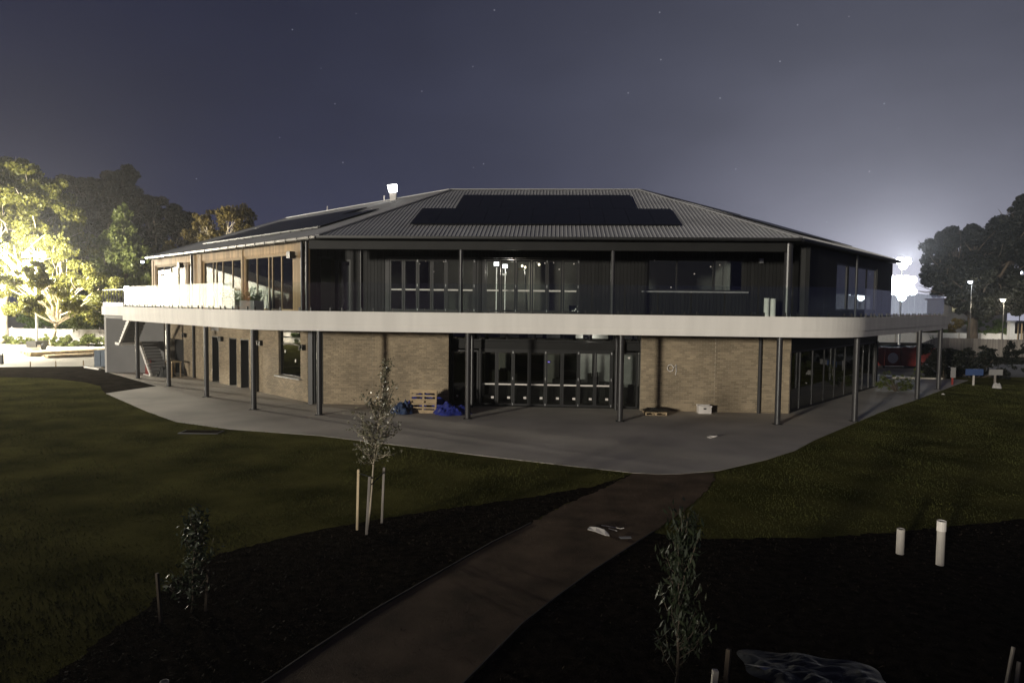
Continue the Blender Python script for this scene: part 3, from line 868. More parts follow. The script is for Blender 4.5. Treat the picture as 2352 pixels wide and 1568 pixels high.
def roof_plane(A, B, Cc, D, sp=0.168, ribs=True):
    """Eave A-B, ridge D-C (D above A)."""
    e = (B - A).normalized(); nrm = e.cross(D - A).normalized()
    if nrm.z < 0: nrm = -nrm
    gdir = nrm.cross(e).normalized()
    if gdir.z < 0: gdir = -gdir
    P = [A, B, Cc, D]
    mb = MB(); mb.add(P + [p - Vector((0, 0, .07)) for p in P], [(0, 1, 2, 3), (7, 6, 5, 4), (0, 4, 5, 1), (1, 5, 6, 2), (2, 6, 7, 3), (3, 7, 4, 0)])
    pl = mb.build('roof_sheet', 'roof_zinc', CL)
    def uv(p): return ((p - A).dot(e), (p - A).dot(gdir))
    Q = [uv(p) for p in P]
    if ribs:
        rb = MB(); x = min(q[0] for q in Q) + sp / 2; xm = max(q[0] for q in Q)
        while x < xm:
            ys = []
            for i in range(4):
                (x0, y0), (x1, y1) = Q[i], Q[(i + 1) % 4]
                if (x0 - x) * (x1 - x) < 0: ys.append(y0 + (y1 - y0) * (x - x0) / (x1 - x0))
            if len(ys) >= 2 and max(ys) - min(ys) > .1:
                a, b = min(ys), max(ys)
                V = []
                for yy in (a, b):
                    for dx, h in ((-.034, -.002), (-.014, .026), (.014, .026), (.034, -.002)):
                        V.append(A + e * (x + dx) + gdir * yy + nrm * h)
                rb.add(V, [(0, 1, 5, 4), (1, 2, 6, 5), (2, 3, 7, 6), (3, 2, 1, 0), (4, 5, 6, 7)])
            x += sp
        rb.build('roof_ribs', 'roof_rib', pl, kind='stuff')
    return e, gdir, nrm
A_, B_, C_, D_ = at(L0, ZE), at(E0, ZE), at(R1, ZR), at(R0, ZR)
efr = roof_plane(A_, B_, C_, D_)
elf = roof_plane(at(L1, ZE), A_, D_, at(Rb, ZR), sp=0.19)
erf = roof_plane(B_, at(E1, ZE), at(Rc, ZR), C_, sp=0.19)
roof_plane(at(VL, ZE), at(Lb, ZE), at(Rb, ZR), D_, ribs=False)
roof_plane(at(Eb, ZE), at(VR, ZE), C_, at(Rc, ZR), ribs=False)
roof_plane(at(VR, ZE), at(VL, ZE), D_, C_, ribs=False)
# hip and ridge cappings
for p, q in ((A_, D_), (B_, C_), (D_, C_), (D_, at(Rb, ZR)), (C_, at(Rc, ZR)), (at(L1, ZE), at(Rb, ZR)), (at(E1, ZE), at(Rc, ZR))):
    MB().beam(p + Vector((0, 0, .045)), q + Vector((0, 0, .045)), .22, .05).build('ridge_capping', 'roof_zinc', CL)
# gable ends under the roof, soffit
for a, b, r_ in ((L1, Lb, Rb), (E1, Eb, Rc)):
    t = MB(); d = Vector((0, 0, 0))
    inn = (at(R0, 0) - at(a, 0)).normalized() * .35
    V = [at(a, ZE - .08), at(b, ZE - .08), at(r_, ZR - .12)]
    t.add([v + inn for v in V] + [v + inn * 1.5 for v in V], [(0, 1, 2), (5, 4, 3), (0, 3, 4, 1), (1, 4, 5, 2), (2, 5, 3, 0)])
    t.build('gable_wall', 'timber_clad', CL)
sof = [L1, L0, E0, E1, Eb, VR, VL, Lb]
cen = Vector((1.5, 38, 0))
MB().prism([(v + (cen - v).normalized() * .12).xy.to_tuple() for v in sof], 7.24, 7.275).build('soffit', 'charcoal_cladding', CL)
# gutters
def gutter(p, q, m, r_=.07):
    d = (q - p).normalized(); out = Vector((d.y, -d.x, 0))
    if out.dot(cen - p) > 0: out = -out
    mb = MB()
    prof = [(0.0, .04), (0.0, -.05), (.035, -.085), (.09, -.085), (.125, -.05), (.125, .04), (.11, .04), (.11, -.04), (.08, -.07), (.045, -.07), (.015, -.04), (.015, .04)]
    b = len(mb.v); n_ = len(prof)
    for e_ in (p, q):
        for x, z in prof: mb.v.append(tuple(e_ + out * x + Vector((0, 0, z - .03))))
    for i in range(n_):
        j = (i + 1) % n_; mb.f.append((b + i, b + j, b + n_ + j, b + n_ + i))
    mb.f.append(tuple(b + i for i in range(n_))); mb.f.append(tuple(b + n_ + i for i in range(n_))[::-1])
    return mb.build('gutter', m, CL), out
gl, outv = gutter(at(L1, ZE), A_, 'gutter_metal')
gutter(A_, B_, 'black_frame'); gutter(B_, at(E1, ZE), 'black_frame')
br = MB().box(-.018, .018, -.14, .0, -.14, .03).mesh('gutter_bracket'); br.materials.append(MATS['black_frame'])
rzg = math.atan2(-outv.x, outv.y) + math.pi
n_ = 21
for i in range(n_):
    p = at(L1, ZE).lerp(A_, (i + .5) / n_)
    link('gutter_bracket', br, None, gl, Matrix.Translation(p) @ Matrix.Rotation(rzg, 4, 'Z'))
# solar panels
def panels(base, gx, axes, fr, s0, n, o0, rows, w, h, slope_o):
    """Rows of panels on a roof plane; s along the facade frame, o its offset, both measured in plan."""
    e, gd, nr = axes
    pm = panel_mesh(w, h)
    cs = math.cos(math.asin(min(1, gd.z)))
    for r_ in range(rows):
        for i in range(n):
            s_ = s0 + i * w; o_ = o0 - r_ * h * cs
            z = ZE + (slope_o - o_) * math.tan(math.asin(gd.z))
            q = fr(s_, o_, z) + nr * .10
            u = fr.u.copy(); v = gd
            M = Matrix(((u.x, v.x, nr.x, q.x), (u.y, v.y, nr.y, q.y), (u.z, v.z, nr.z, q.z), (0, 0, 0, 1)))
            link('solar_panel', pm, None, CL, M)
_pm = {}
def panel_mesh(w, h):
    if (w, h) not in _pm:
        me = MB().box(.006, w - .006, .006, h - .006, -.018, .018).mesh('solar_panel'); me.materials.append(MATS['solar_cell']); _pm[(w, h)] = me
    return _pm[(w, h)]
panels(None, None, efr, FF, 4.36, 11, 1.62, 2, 1.036, 1.45, 3.2)
panels(None, None, efr, FF, 5.93, 8, -1.10, 2, 1.036, 1.49, 3.2)
panels(None, None, elf, FL, -0.3, 13, -0.45, 2, 1.04, 1.7, 1.55)
panels(None, None, elf, FL, 3.2, 10, -3.65, 1, 1.04, 1.7, 1.55)
panels(None, None, erf, FRt, 2.2, 9, -0.9, 3, 1.04, 1.7, 1.3)
# lower mounting rail of the left array
p, q = FL(-.3, -.30, 8.10), FL(13.3, -.30, 8.10)
MB().beam(p, q, .05, .05).build('solar_rail', 'black_frame', CL)
ft = MB().box(-.03, .03, -.03, .03, -.12, .03).mesh('rail_foot'); ft.materials.append(MATS['black_frame'])
for i in range(13): link('rail_foot', ft, None, CL, Matrix.Translation(p.lerp(q, (i + .5) / 13) + Vector((0, 0, -.03))))
# vent pipes on the left ridge
for t in (6.1, 12.6):
    b = at(R0 + FL.u * t, ZR); MB().tube([b + Vector((0, 0, -.1)), b + Vector((0, 0, .36))], .035, 8).build('vent_pipe', 'white_plastic', CL)

# ---- the far left end: grey rendered wall, dog-leg stair
W0, W1 = Vector((-22.75, 44.55)), Vector((-26.3, 44.2))
dW = (W1 - W0).normalized(); nW = Vector((-dW.y, dW.x))
if nW.y > 0: nW = -nW
MB().prism([W0.to_tuple(), W1.to_tuple(), (W1 - nW * .25).to_tuple(), (W0 - nW * .25).to_tuple()], -0.2, 3.757).build('stair_wall', 'grey_render', CL)
MB().prism([(W1 + dW * .003).to_tuple(), (W1 + dW * .12).to_tuple(), (W1 + dW * .12 - nW * .25).to_tuple(), (W1 + dW * .003 - nW * .25).to_tuple()], -0.2, 3.757).build('stair_wall_end', 'white_paint', CL)
def flight(fr, k0, z0, k1, z1, o0, o1, n, nm):
    """Stair flight from (k0,z0) up to (k1,z1): saw-tooth white stringer on its outer side, treads behind it."""
    dk, dz = (k1 - k0) / n, (z1 - z0) / n
    prof = []
    for i in range(n):
        prof += [(k0 + i * dk, z0 + (i + 1) * dz), (k0 + (i + 1) * dk, z0 + (i + 1) * dz)]
    prof = [(k0, z0)] + prof + [(k1, z1 - .30), (k0 + dk * .7, max(z0 - .02, z0 - .25 if z0 > .5 else 0.0))]
    mb = MB(); b = 0; m_ = len(prof)
    mb.v = [tuple(fr(k, o1, z)) for k, z in prof] + [tuple(fr(k, o1 - .12, z)) for k, z in prof]
    mb.f = [tuple(range(m_)), tuple(range(m_, 2 * m_))[::-1]] + [(i, (i + 1) % m_, m_ + (i + 1) % m_, m_ + i) for i in range(m_)]
    f = mb.build(nm, 'white_paint', CL)
    for i in range(n):
        a, c = k0 + i * dk, k0 + (i + 1) * dk
        MB().fb(fr, min(a, c), max(a, c), o0, o1 - .121, z0 + (i + 1) * dz - .17, z0 + (i + 1) * dz - .004).build('tread', 'grey_render', f)
    return f
flight(FL, 17.85, 2.06, 15.80, 3.74, 2.1, 3.12, 9, 'stair_flight')
flight(FL, 16.6, 0.0, 18.75, 2.06, 0.7, 1.75, 11, 'stair_flight')
MB().fb(FL, 17.86, 18.72, 2.1, 3.12, 1.90, 2.06).build('stair_landing', 'white_paint', CL)
MB().fb(FL, 16.62, 17.9, 1.70, 1.76, 0.003, 0.06).build('stair_base', 'white_paint', CL)
MB().fb(FL, 17.35, 18.4, 1.45, 1.5, 0.0, 0.95).build('stair_infill', 'red_paint', CL)

# ================================================================== lamps and what carries them
def copy_tree(root, M, label, group=None):
    """A copy of a thing with its parts and sub-parts at another place."""
    def rec(o, par, first):
        c = o.copy(); COL.objects.link(c)
        if par is not None:
            c.parent = par
        for ch in [x for x in bpy.data.objects if x.parent == o]: rec(ch, c, False)
        return c
    r_ = rec(root, None, True)
    r_.matrix_basis = M
    r_['label'] = label
    if group: r_['group'] = group
    return r_

def spot(name, loc, target, energy, col, radius, angle, parent, blend=0.4):
    ld = bpy.data.lights.new(name, 'SPOT')
    ld.energy = energy; ld.color = col; ld.shadow_soft_size = radius; ld.spot_size = R(angle); ld.spot_blend = blend
    o = bpy.data.objects.new(name, ld); COL.objects.link(o)
    o.parent = parent; o.matrix_parent_inverse = Wm(parent).inverted()
    d = Vector(target) - Vector(loc)
    o.matrix_basis = Matrix.Translation(Vector(loc)) @ d.to_track_quat('-Z', 'Y').to_matrix().to_4x4()
    return o

def lamp_head(parent, c, aim, w, h, em, nm='lamp_head'):
    """Boxy flood head facing aim, with a bright lens as its sub-part."""
    c = Vector(c); d = (Vector(aim) - c).normalized()
    rt = d.cross(Vector((0, 0, 1))).normalized(); up_ = rt.cross(d).normalized()
    def P(a, b, e): return c + rt * a + up_ * b + d * e
    hb = MB(); V = [P(-w * .5, -h * .5, 0), P(w * .5, -h * .5, 0), P(w * .5, h * .5, 0), P(-w * .5, h * .5, 0), P(-w * .3, -h * .3, -.2), P(w * .3, -h * .3, -.2), P(w * .3, h * .3, -.2), P(-w * .3, h * .3, -.2)]
    hb.add(V, [(0, 1, 2, 3), (7, 6, 5, 4), (0, 4, 5, 1), (1, 5, 6, 2), (2, 6, 7, 3), (3, 7, 4, 0)])
    hd = hb.build(nm, 'galv', parent)
    e = .03
    MB().add([P(-w * .46, -h * .46, .004), P(w * .46, -h * .46, .004), P(w * .46, h * .46, .004), P(-w * .46, h * .46, .004), P(-w * .4, -h * .4, e), P(w * .4, -h * .4, e), P(w * .4, h * .4, e), P(-w * .4, h * .4, e)],
             [(3, 2, 1, 0), (4, 5, 6, 7), (0, 1, 5, 4), (1, 2, 6, 5), (2, 3, 7, 6), (3, 0, 4, 7)]).build('lens', em, hd)
    return hd

# left: portable light tower in the floodlit yard
FLT = (-44.2, 63.4)
t = thing('light_tower', 'tall portable light tower blazing white among the trees at the left edge', 'light tower', (*FLT, 0))
MB().box(FLT[0] - .45, FLT[0] + .45, FLT[1] - .8, FLT[1] + .8, .3, .85).build('trailer', 'black_frame', t)
for sx in (-.62, .62): MB().tube([(FLT[0] + sx - .08, FLT[1], .32), (FLT[0] + sx + .08, FLT[1], .32)], .32, 14).build('wheel', 'black_rubber', t)
MB().tube([(*FLT, .85), (*FLT, 8.9)], [.09, .05], 8).build('mast', 'galv', t)
MB().beam((FLT[0] - .9, FLT[1], 8.75), (FLT[0] + .9, FLT[1], 8.75), .06, .06).build('crossbar', 'galv', t)
for dx, dz in ((-.75, .1), (.75, .1), (-.35, -.65), (.4, -.65)):
    lamp_head(t, (FLT[0] + dx, FLT[1] - .15, 8.7 + dz), (FLT[0] + dx * 3 + 4, 30, 0), .62, .5, 'lamp_cool')
light('flood_light', (FLT[0] + .2, FLT[1] - 1.2, 8.3), 52000, (1.0, 0.94, 0.78), .9, t)

t = thing('light_tower', 'added light tower out of view, brightening the white shed mirrored in the left glass', 'light tower', (-53, 59, 0))  # added tower, out of view, to brighten what the left glass mirrors
MB().box(-53.6, -52.4, 58.2, 59.8, .35, 1.3).build('trailer', 'grey_render', t)
for sx in (-.62, .62): MB().tube([(-53 + sx - .08, 59, .32), (-53 + sx + .08, 59, .32)], .32, 14).build('wheel', 'black_rubber', t)
MB().tube([(-53, 59, 1.3), (-53, 59, 7.4)], [.09, .05], 8).build('mast', 'galv', t)
for dy in (-.6, 0, .6): lamp_head(t, (-53.2, 59 + dy, 7.4), (-60, 58, 1), .55, .45, 'lamp_cool')
light('flood_light', (-54.0, 58.6, 6.8), 62000, (1.0, 0.92, 0.74), 1.2, t)

# left: street lamp on a pale pole behind
t = thing('street_lamp', 'street lamp on a pale pole between the trees at the far left', 'street lamp', (-50.1, 72, 0))
MB().tube([(-50.1, 72, -.1), (-50.1, 72, 11.0), (-49.7, 71.6, 11.3)], [.12, .07, .05], 10).build('pole', 'galv', t)
lamp_head(t, (-49.4, 71.2, 11.25), (-46, 60, 2), .7, .4, 'lamp_cool')

# right: flood mast of the sports ground
FRT_ = (41.2, 72.6)
t = thing('flood_mast', 'sports floodlight mast glaring white beside the right end of the clubhouse', 'floodlight', (*FRT_, 0))
MB().tube([(*FRT_, -.1), (*FRT_, 10.0)], [.14, .08], 10).build('mast', 'galv', t)
def round_lamp(parent, c, aim, r_, em):
    c = Vector(c); d = (Vector(aim) - c).normalized()
    hd = MB().tube([c - d * .38, c - d * .25, c], [r_ * .35, r_ * .6, r_], 18).build('lamp_head', 'galv', parent)
    MB().tube([c + d * .002, c + d * .06, c + d * .09], [r_ * .95, r_ * .8, r_ * .3], 18).build('lens', em, hd)
for x, z in ((-.35, 9.8), (.4, 9.75), (.02, 9.3), (0, 7.2), (-.8, 7.25), (.8, 7.15), (-.42, 7.9), (.42, 7.9), (-.45, 6.5), (.4, 6.48), (-1.15, 7.85), (1.1, 7.8), (-1.15, 6.6), (1.1, 6.6), (0, 5.95)):
    round_lamp(t, (FRT_[0] + x - .1, FRT_[1] - .35, z), (2, 0, 4.2), .43, 'lamp_cool')
spot('flood_light', (FRT_[0] - .1, FRT_[1] - 1.0, 9.6), (0, 0, 25), 48000, (.90, .95, 1.0), .4, 38, t, .7)
light('flood_spill', (FRT_[0] - 2, FRT_[1] - 3, 9.0), 1300, (.90, .95, 1.0), .5, t)

# right: three far street lamps
def street_lamp(x, y, z, em, label, en, col, sz=.42, pole='black_frame'):
    t = thing('street_lamp', label, 'street lamp', (x, y, 0), group='street lamps by the road on the right')
    MB().tube([(x, y, -.1), (x, y, z + .05)], [.06, .04], 8).build('pole', pole, t)
    MB().beam((x, y, z), (x - .5, y - .5, z + .06), .06, .06).build('arm', pole, t)
    h = MB(); h.box(x - .75, x - .25, y - .75, y - .25, z + .02, z + .14); h.build('lamp_head', 'galv', t)
    MB().tube([(x - .5, y - .5, z + .015), (x - .5, y - .5, z - .12), (x - .5, y - .5, z - .2)], [sz * .5, sz * .45, .08], 12).build('globe', em, t)
    light('street_light', (x - .5, y - .6, z - .5), en, col, .15, t)
street_lamp(52.6, 78.5, 7.95, 'lamp_cool', 'white street lamp on the pole nearest the flood mast', 900, (.9, .95, 1))
street_lamp(70.9, 95.5, 10.1, 'lamp_cool', 'small white street lamp highest at the right edge', 700, (.9, .95, 1))
street_lamp(56.4, 78.5, 5.95, 'lamp_warm', 'lowest and brightest warm street lamp under the right tree', 1500, (1, .88, .66), .5)

# white box with emission on a post on the left ridge of the roof, the small lamp at the eave end
b = at(R0 + FL.u * 5.0 - FL.n * (-.25), 0)
t = thing('roof_box', 'square white glowing box on a stub post on the roof ridge', 'lamp', (b.x, b.y, 10.3))
V = []
for z, w2, d2 in ((10.35, .14, .14), (11.02, .20, .17)):
    for sx, sy in ((-1, -1), (1, -1), (1, 1), (-1, 1)): V.append((b.x + .1 + sx * w2, b.y + sy * d2, z))
MB().add(V, [(3, 2, 1, 0), (4, 5, 6, 7), (0, 1, 5, 4), (1, 2, 6, 5), (2, 3, 7, 6), (3, 0, 4, 7)]).build('post', 'white_plastic', t)
V = [(b.x + .06 + (x - b.x) * .78, y, 11.02 + (z - 11.03) * .85) for x, y, z in [(b.x - .22, b.y - .24, 11.03), (b.x + .28, b.y - .20, 11.12), (b.x + .30, b.y + .12, 11.12), (b.x - .2, b.y + .1, 11.05), (b.x - .34, b.y - .26, 11.50), (b.x + .28, b.y - .22, 11.60), (b.x + .30, b.y + .14, 11.60), (b.x - .3, b.y + .1, 11.52)]]
MB().add(V, [(3, 2, 1, 0), (4, 5, 6, 7), (0, 1, 5, 4), (1, 2, 6, 5), (2, 3, 7, 6), (3, 0, 4, 7)]).build('glow_box', 'lamp_white', t)
q = FL(17.75, 1.75, 7.08)
t = thing('eave_lamp', 'tiny white security lamp under the far left end of the eave', 'lamp', tuple(q))
MB().box(q.x - .08, q.x + .08, q.y - .08, q.y + .08, 7.12, 7.26).build('bracket', 'black_frame', t)
MB().tube([q + Vector((0, 0, .04)), q - Vector((0, 0, .06))], [.1, .07], 10).build('bulb', 'lamp_cool', t)

# ---- inside the clubhouse
q = FF(7.72, -2.6, DECK)
t = thing('work_light', 'twin headed work light on a stand glowing behind the upper glass doors', 'work light', tuple(q))
for dx in (0, .42):
    MB().tube([FF(7.72 + dx, -2.6, DECK), FF(7.72 + dx, -2.6, 6.45)], .022, 8).build('stand', 'lamp_small', t)  # the stand itself emits, its brightness is put into the material
    lamp_head(t, FF(7.72 + dx, -2.5, 6.62 - dx * .25), FF(8, 6, 5), .26, .2, 'lamp_white')
lamp_head(t, FF(8.05, -2.5, 6.12), FF(8, 6, 5), .34, .1, 'lamp_small')
light('work_lamp', tuple(FF(8.4, -2.9, 6.3)), 190, (1, .93, .8), .1, t)
t = thing('pendant_light', 'small warm pendant lights behind the upper glass doors', 'lamp', tuple(FF(9, -4, 6.9)))
for s, z in ((8.9, 6.62), (9.05, 6.55), (9.75, 6.70), (12.0, 6.5)):
    MB().tube([FF(s, -4, 7.2), FF(s, -4, z + .06)], .006, 5).build('cord', 'black_rubber', t)
    MB().tube([FF(s, -4, z + .06), FF(s, -4, z), FF(s, -4, z - .05)], [.02, .05, .03], 8).build('bulb', 'lamp_warm', t)
q = FF(11.55, -1.6, DECK + .0)
t = thing('reflected_lights', 'glowing dots standing in for reflected lights low in the last upper glass door', 'lights', tuple(q))  # reflected lights, put in as emissive dots behind the glass
for i in range(7):
    a_, z = 11.3 + random.uniform(0, .55), DECK + random.choice((.16, .24, .34)) + random.uniform(-.03, .03)
    MB().tube([FF(a_, -1.6, z - .03), FF(a_, -1.6, z + .03)], [.035, .03], 6).build('bulb', 'lamp_small', t)
MB().fb(FF, 11.25, 11.9, -1.75, -1.65, DECK + .001, DECK + .4).build('rack', 'black_frame', t)
def ladder(fr, s, o, z, h, w, label):
    t = thing('step_ladder', label, 'ladder', tuple(fr(s, o, z)))
    for sg, nm in ((-1, 'front_frame'), (1, 'rear_frame')):
        mb = MB()
        for sx in (-1, 1): mb.beam(fr(s + sx * w * .28, o, z + h), fr(s + sx * w * .5 + sg * .0, o + sg * .4 * h / 2, z), .05, .03)
        f_ = mb.build(nm, 'galv', t)
        for i in range(1, int(h / .3)):
            f = i * .3 / h
            ww = w * (.5 - .22 * f)
            MB().beam(fr(s - ww, o + sg * .2 * h * (1 - f), z + i * .3), fr(s + ww, o + sg * .2 * h * (1 - f), z + i * .3), .07 if sg < 0 else .03, .025).build('rung', 'galv', f_)
    MB().fb(fr, s - w * .3, s + w * .3, o - .1, o + .1, z + h, z + h + .04).build('top_cap', 'yellow_paint', t)
ladder(FF, 8.95, -2.2, DECK, 2.1, .6, 'tall step ladder behind the middle of the upper glass doors')
ladder(FF, 12.15, -2.4, DECK, 1.9, .55, 'step ladder in front of the pale panel at the right upper door')
ladder(FF, 0.95, -1.0, DECK, 1.25, .5, 'short step ladder behind the narrow glass door upstairs')
light('room_fill', tuple(FF(12.2, -1.9, 3.2)), 26, (1, .93, .82), .15, CL)  # added fill light without a fixture, brightens the panels behind the doors
for a, b, z1, m_ in ((7.83, 8.43, 2.36, 'plasterboard'), (10.15, 10.83, 2.36, 'plasterboard'), (11.78, 12.42, 2.36, 'house_white'), (12.56, 13.3, 2.36, 'house_white'), (13.9, 14.8, 2.4, 'house_white')):
    MB().fb(FF, a, b, -2.6, -2.5, 0.0, z1).build('interior_panel', m_, CL)
for a, b in ((7.95, 8.85), (9.3, 10.0), (10.2, 10.85), (11.6, 11.95), (12.4, 13.15), (13.75, 14.3), (14.4, 14.7)):
    MB().fb(FF, a, b, -2.45, -2.3, 3.08, 3.36).build('ceiling_duct', 'house_white', CL)
t = thing('stacked_materials', 'dark stacked building materials behind the lower glass doors', 'materials', tuple(FF(10.5, -2.2, 0)))
for a, b, h in ((7.6, 8.8, 1.75), (9.9, 10.95, 1.15), (11.6, 12.3, 1.2), (12.2, 12.7, 1.45), (12.75, 13.4, 1.1), (13.6, 14.9, .95)):
    mb = MB(); s_ = a
    while s_ < b - .05:
        w_ = random.uniform(.12, .3); mb.fb(FF, s_, min(b, s_ + w_), -2.35, -2.1, 0.014, h * random.uniform(.75, 1.05)); s_ += w_ + .01
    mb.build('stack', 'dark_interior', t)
q = FF(10.33, -2.0, 2.0)
t = thing('violet_indicator', 'tiny violet indicator light behind a lower glass door', 'lamp', tuple(q))
MB().fb(FF, 10.26, 10.40, -2.05, -2.0, 1.9, 2.0).build('casing', 'black_frame', t)
MB().fb(FF, 10.28, 10.38, -1.999, -1.98, 1.92, 1.97).build('led', 'lamp_violet', t)

# ---- on the balcony
for i, (s, h) in enumerate(((19.55, .80), (19.82, .78))):
    p = FF(s, 1.0, DECK)
    o = MB().tube([p, p + Vector((0, 0, h))], .11, 16).build('white_roll', 'house_white')
    tag(o, ('left' if i == 0 else 'right') + ' of two upright white rolls standing at the right of the balcony', 'roll', 'white rolls on the balcony')
for i, (k, w_) in enumerate(((3.2, 1.15), (1.0, 1.5))):
    t = thing('planter', ('slatted' if i == 0 else 'plain grey') + ' planter box with leafy green plants on the left balcony', 'planter', tuple(FL(k, 2.3, DECK)), group='planters on the left balcony')
    MB().fb(FL, k - w_ / 2, k + w_ / 2, 2.05, 2.5, DECK + .001, DECK + .46).build('box', 'grey_timber' if i == 0 else 'grey_render', t)
    n = 500
    C = np.array([list(FL(k + random.uniform(-w_ / 2, w_ / 2) * 1.1, 2.28 + random.gauss(0, .16), DECK + .45 + abs(random.gauss(0, .22)))) for _ in range(n)])
    link('plant', quadcloud('plant', C, RNG.normal(size=(n, 3)) + [0, 0, .4], RNG.uniform(.08, .16, n), .4), 'leaf_lush', t)
p = FL(17.15, 3.25, DECK)
t = thing('orange_crate', 'small orange crate at the left corner of the balcony', 'crate', tuple(p))
mb = MB()
mb.fb(FL, 16.95, 17.35, 3.05, 3.3, DECK + .001, DECK + .04); mb.fb(FL, 16.95, 17.35, 3.27, 3.3, DECK + .04, DECK + .3); mb.fb(FL, 16.95, 17.35, 3.05, 3.08, DECK + .04, DECK + .3)
mb.fb(FL, 16.95, 16.98, 3.08, 3.27, DECK + .04, DECK + .3); mb.fb(FL, 17.32, 17.35, 3.08, 3.27, DECK + .04, DECK + .3)
mb.build('box', 'orange_box', t)

# ================================================================== on the patio
def pallet(name, label, M):
    t = thing(name, label, 'pallet'); t.matrix_basis = M; WM[t.name] = Matrix.Identity(4)
    def part(nm, mb):
        o = bpy.data.objects.new(nm, mb.mesh(nm, False, True)); COL.objects.link(o); o.data.materials.append(MATS['raw_timber']); o.parent = t
    for x in (0.04, .58, 1.12): part('bearer', MB().box(x - .035, x + .035, 0.022, .11, 0, .98))
    for z in (0.0, .18, .345, .52, .69, .87): part('board', MB().box(0, 1.16, 0, .02, z, z + (.13 if z in (0.0, .87) else .085)))
    for z in (0.02, .44, .86): part('board', MB().box(0, 1.16, .112, .132, z, z + .1))
    return t
rz = R(-3)
pallet('timber_pallet', 'pale timber pallet propped upright beside the blue sheeting', Matrix.Translation((-4.36, 28.92, 0.003)) @ Matrix.Rotation(rz, 4, 'Z') @ Matrix.Rotation(R(-14), 4, 'X'))
pallet('timber_pallet', 'timber pallet lying flat against the right brick bay under a grey sheet', Matrix.Translation((5.72, 28.95, 0.003)) @ Matrix.Rotation(R(-4), 4, 'Z') @ Matrix.Diagonal((.80, 1, 1, 1)) @ Matrix.Translation((0, 0, .13)) @ Matrix.Rotation(R(-90), 4, 'X'))

def heap(name, label, cat, c, rx, ry, h, m, seed, rotz=0, n=30, rough=.35, flat=1.5):
    """A crumpled sheet or heap: a domed grid with folds, closed at the ground."""
    rr = np.random.default_rng(seed)
    ph = rr.uniform(0, 6.28, (9,)); fr_ = rr.uniform(2, 9, (9, 2)) * rr.choice([-1, 1], (9, 2))
    mb = MB(); ca, sa = math.cos(rotz), math.sin(rotz)
    for j in range(n + 1):
        for i in range(n + 1):
            u, v = i / n * 2 - 1, j / n * 2 - 1
            d = max(abs(u), abs(v)); a_ = math.hypot(u, v) + 1e-9
            x, y = u * d / a_ if a_ else 0, v * d / a_
            f = max(0.0, 1 - d ** flat)
            w_ = sum(math.sin(fr_[k][0] * x + fr_[k][1] * y + ph[k]) for k in range(9)) / 9
            w2 = abs(sum(math.sin(2.3 * fr_[k][1] * x - 1.9 * fr_[k][0] * y + ph[k]) for k in range(9)) / 9)
            e = 1 + .14 * math.sin(3 * math.atan2(y, x) + ph[0]) + .08 * math.sin(7 * math.atan2(y, x) + ph[1])
            z = h * f * (0.72 + rough * w_ * 1.6 + rough * (w2 - .2)) + .012
            X_, Y_ = x * rx * e, y * ry * e
            mb.v.append((c[0] + X_ * ca - Y_ * sa, c[1] + X_ * sa + Y_ * ca, c[2] + max(.006, z)))
    for j in range(n):
        for i in range(n):
            b = j * (n + 1) + i; mb.f.append((b, b + 1, b + n + 2, b + n + 1))
    o = mb.build(name, m)
    tag(o, label, cat)
    return o
heap('blue_tarp', 'crumpled bright blue tarpaulin on the patio right of the upright pallet', 'tarpaulin', (-2.55, 28.75, 0), .80, .55, .42, 'blue_tarp', 3, flat=4, rough=.55)
heap('navy_tarp', 'dark navy sheeting bunched left of the upright pallet', 'tarpaulin', (-4.6, 28.9, 0), .55, .5, .42, 'navy_tarp', 5, flat=4, rough=.6)
heap('wrapped_stack', 'low stack wrapped in blue sheeting behind the upright pallet', 'tarpaulin', (-3.7, 29.75, 0), .95, .55, .85, 'blue_tarp', 8, flat=5)
heap('grey_sheet', 'dark grey sheet thrown over the flat pallet', 'sheet', (6.25, 29.45, .13), .6, .45, .16, 'grey_sheet', 11)
t = thing('white_tub', 'square white plastic tub standing against the right brick bay', 'tub', (8.47, 29.8, 0), R(-4))
def tub(t, x0, x1, y0, y1, z1):
    mb = MB(); mb.box(x0, x1, y0, y1, 0.002, .03); mb.box(x0, x1, y0, y0 + .02, .03, z1); mb.box(x0, x1, y1 - .02, y1, .03, z1); mb.box(x0, x0 + .02, y0 + .02, y1 - .02, .03, z1); mb.box(x1 - .02, x1, y0 + .02, y1 - .02, .03, z1)
    o = bpy.data.objects.new('shell', mb.mesh('shell', False, True)); o.data.materials.append(MATS['white_plastic']); COL.objects.link(o); o.parent = t
    mb = MB(); mb.box(x0 - .02, x1 + .02, y0 - .02, y0 - .001, z1 - .05, z1 + .012); mb.box(x0 - .02, x1 + .02, y1 + .001, y1 + .02, z1 - .05, z1 + .012)
    o = bpy.data.objects.new('rim', mb.mesh('rim', False, True)); o.data.materials.append(MATS['white_plastic']); COL.objects.link(o); o.parent = t
    mb = MB(); mb.box(-.06, .06, y0 - .006, y0 - .001, z1 - .16, z1 - .09)  # dark plate on the face, the hole's shade put into its colour
    o = bpy.data.objects.new('hand_hole', mb.mesh('hand_hole', False, True)); o.data.materials.append(MATS['dark_interior']); COL.objects.link(o); o.parent = t
tub(t, -.28, .28, -.2, .2, .34)
mb = MB(); mb.tube([(7.16 + .17 * math.cos(a_), 24.08 + .17 * math.sin(a_), .03 + .05 * max(0, math.sin(a_ + 2.2))) for a_ in np.linspace(0, 5.6, 26)], .014, 6)
o = mb.build('plastic_hoop', 'white_plastic'); tag(o, 'small pale plastic hoop lying alone on the open patio', 'hoop')
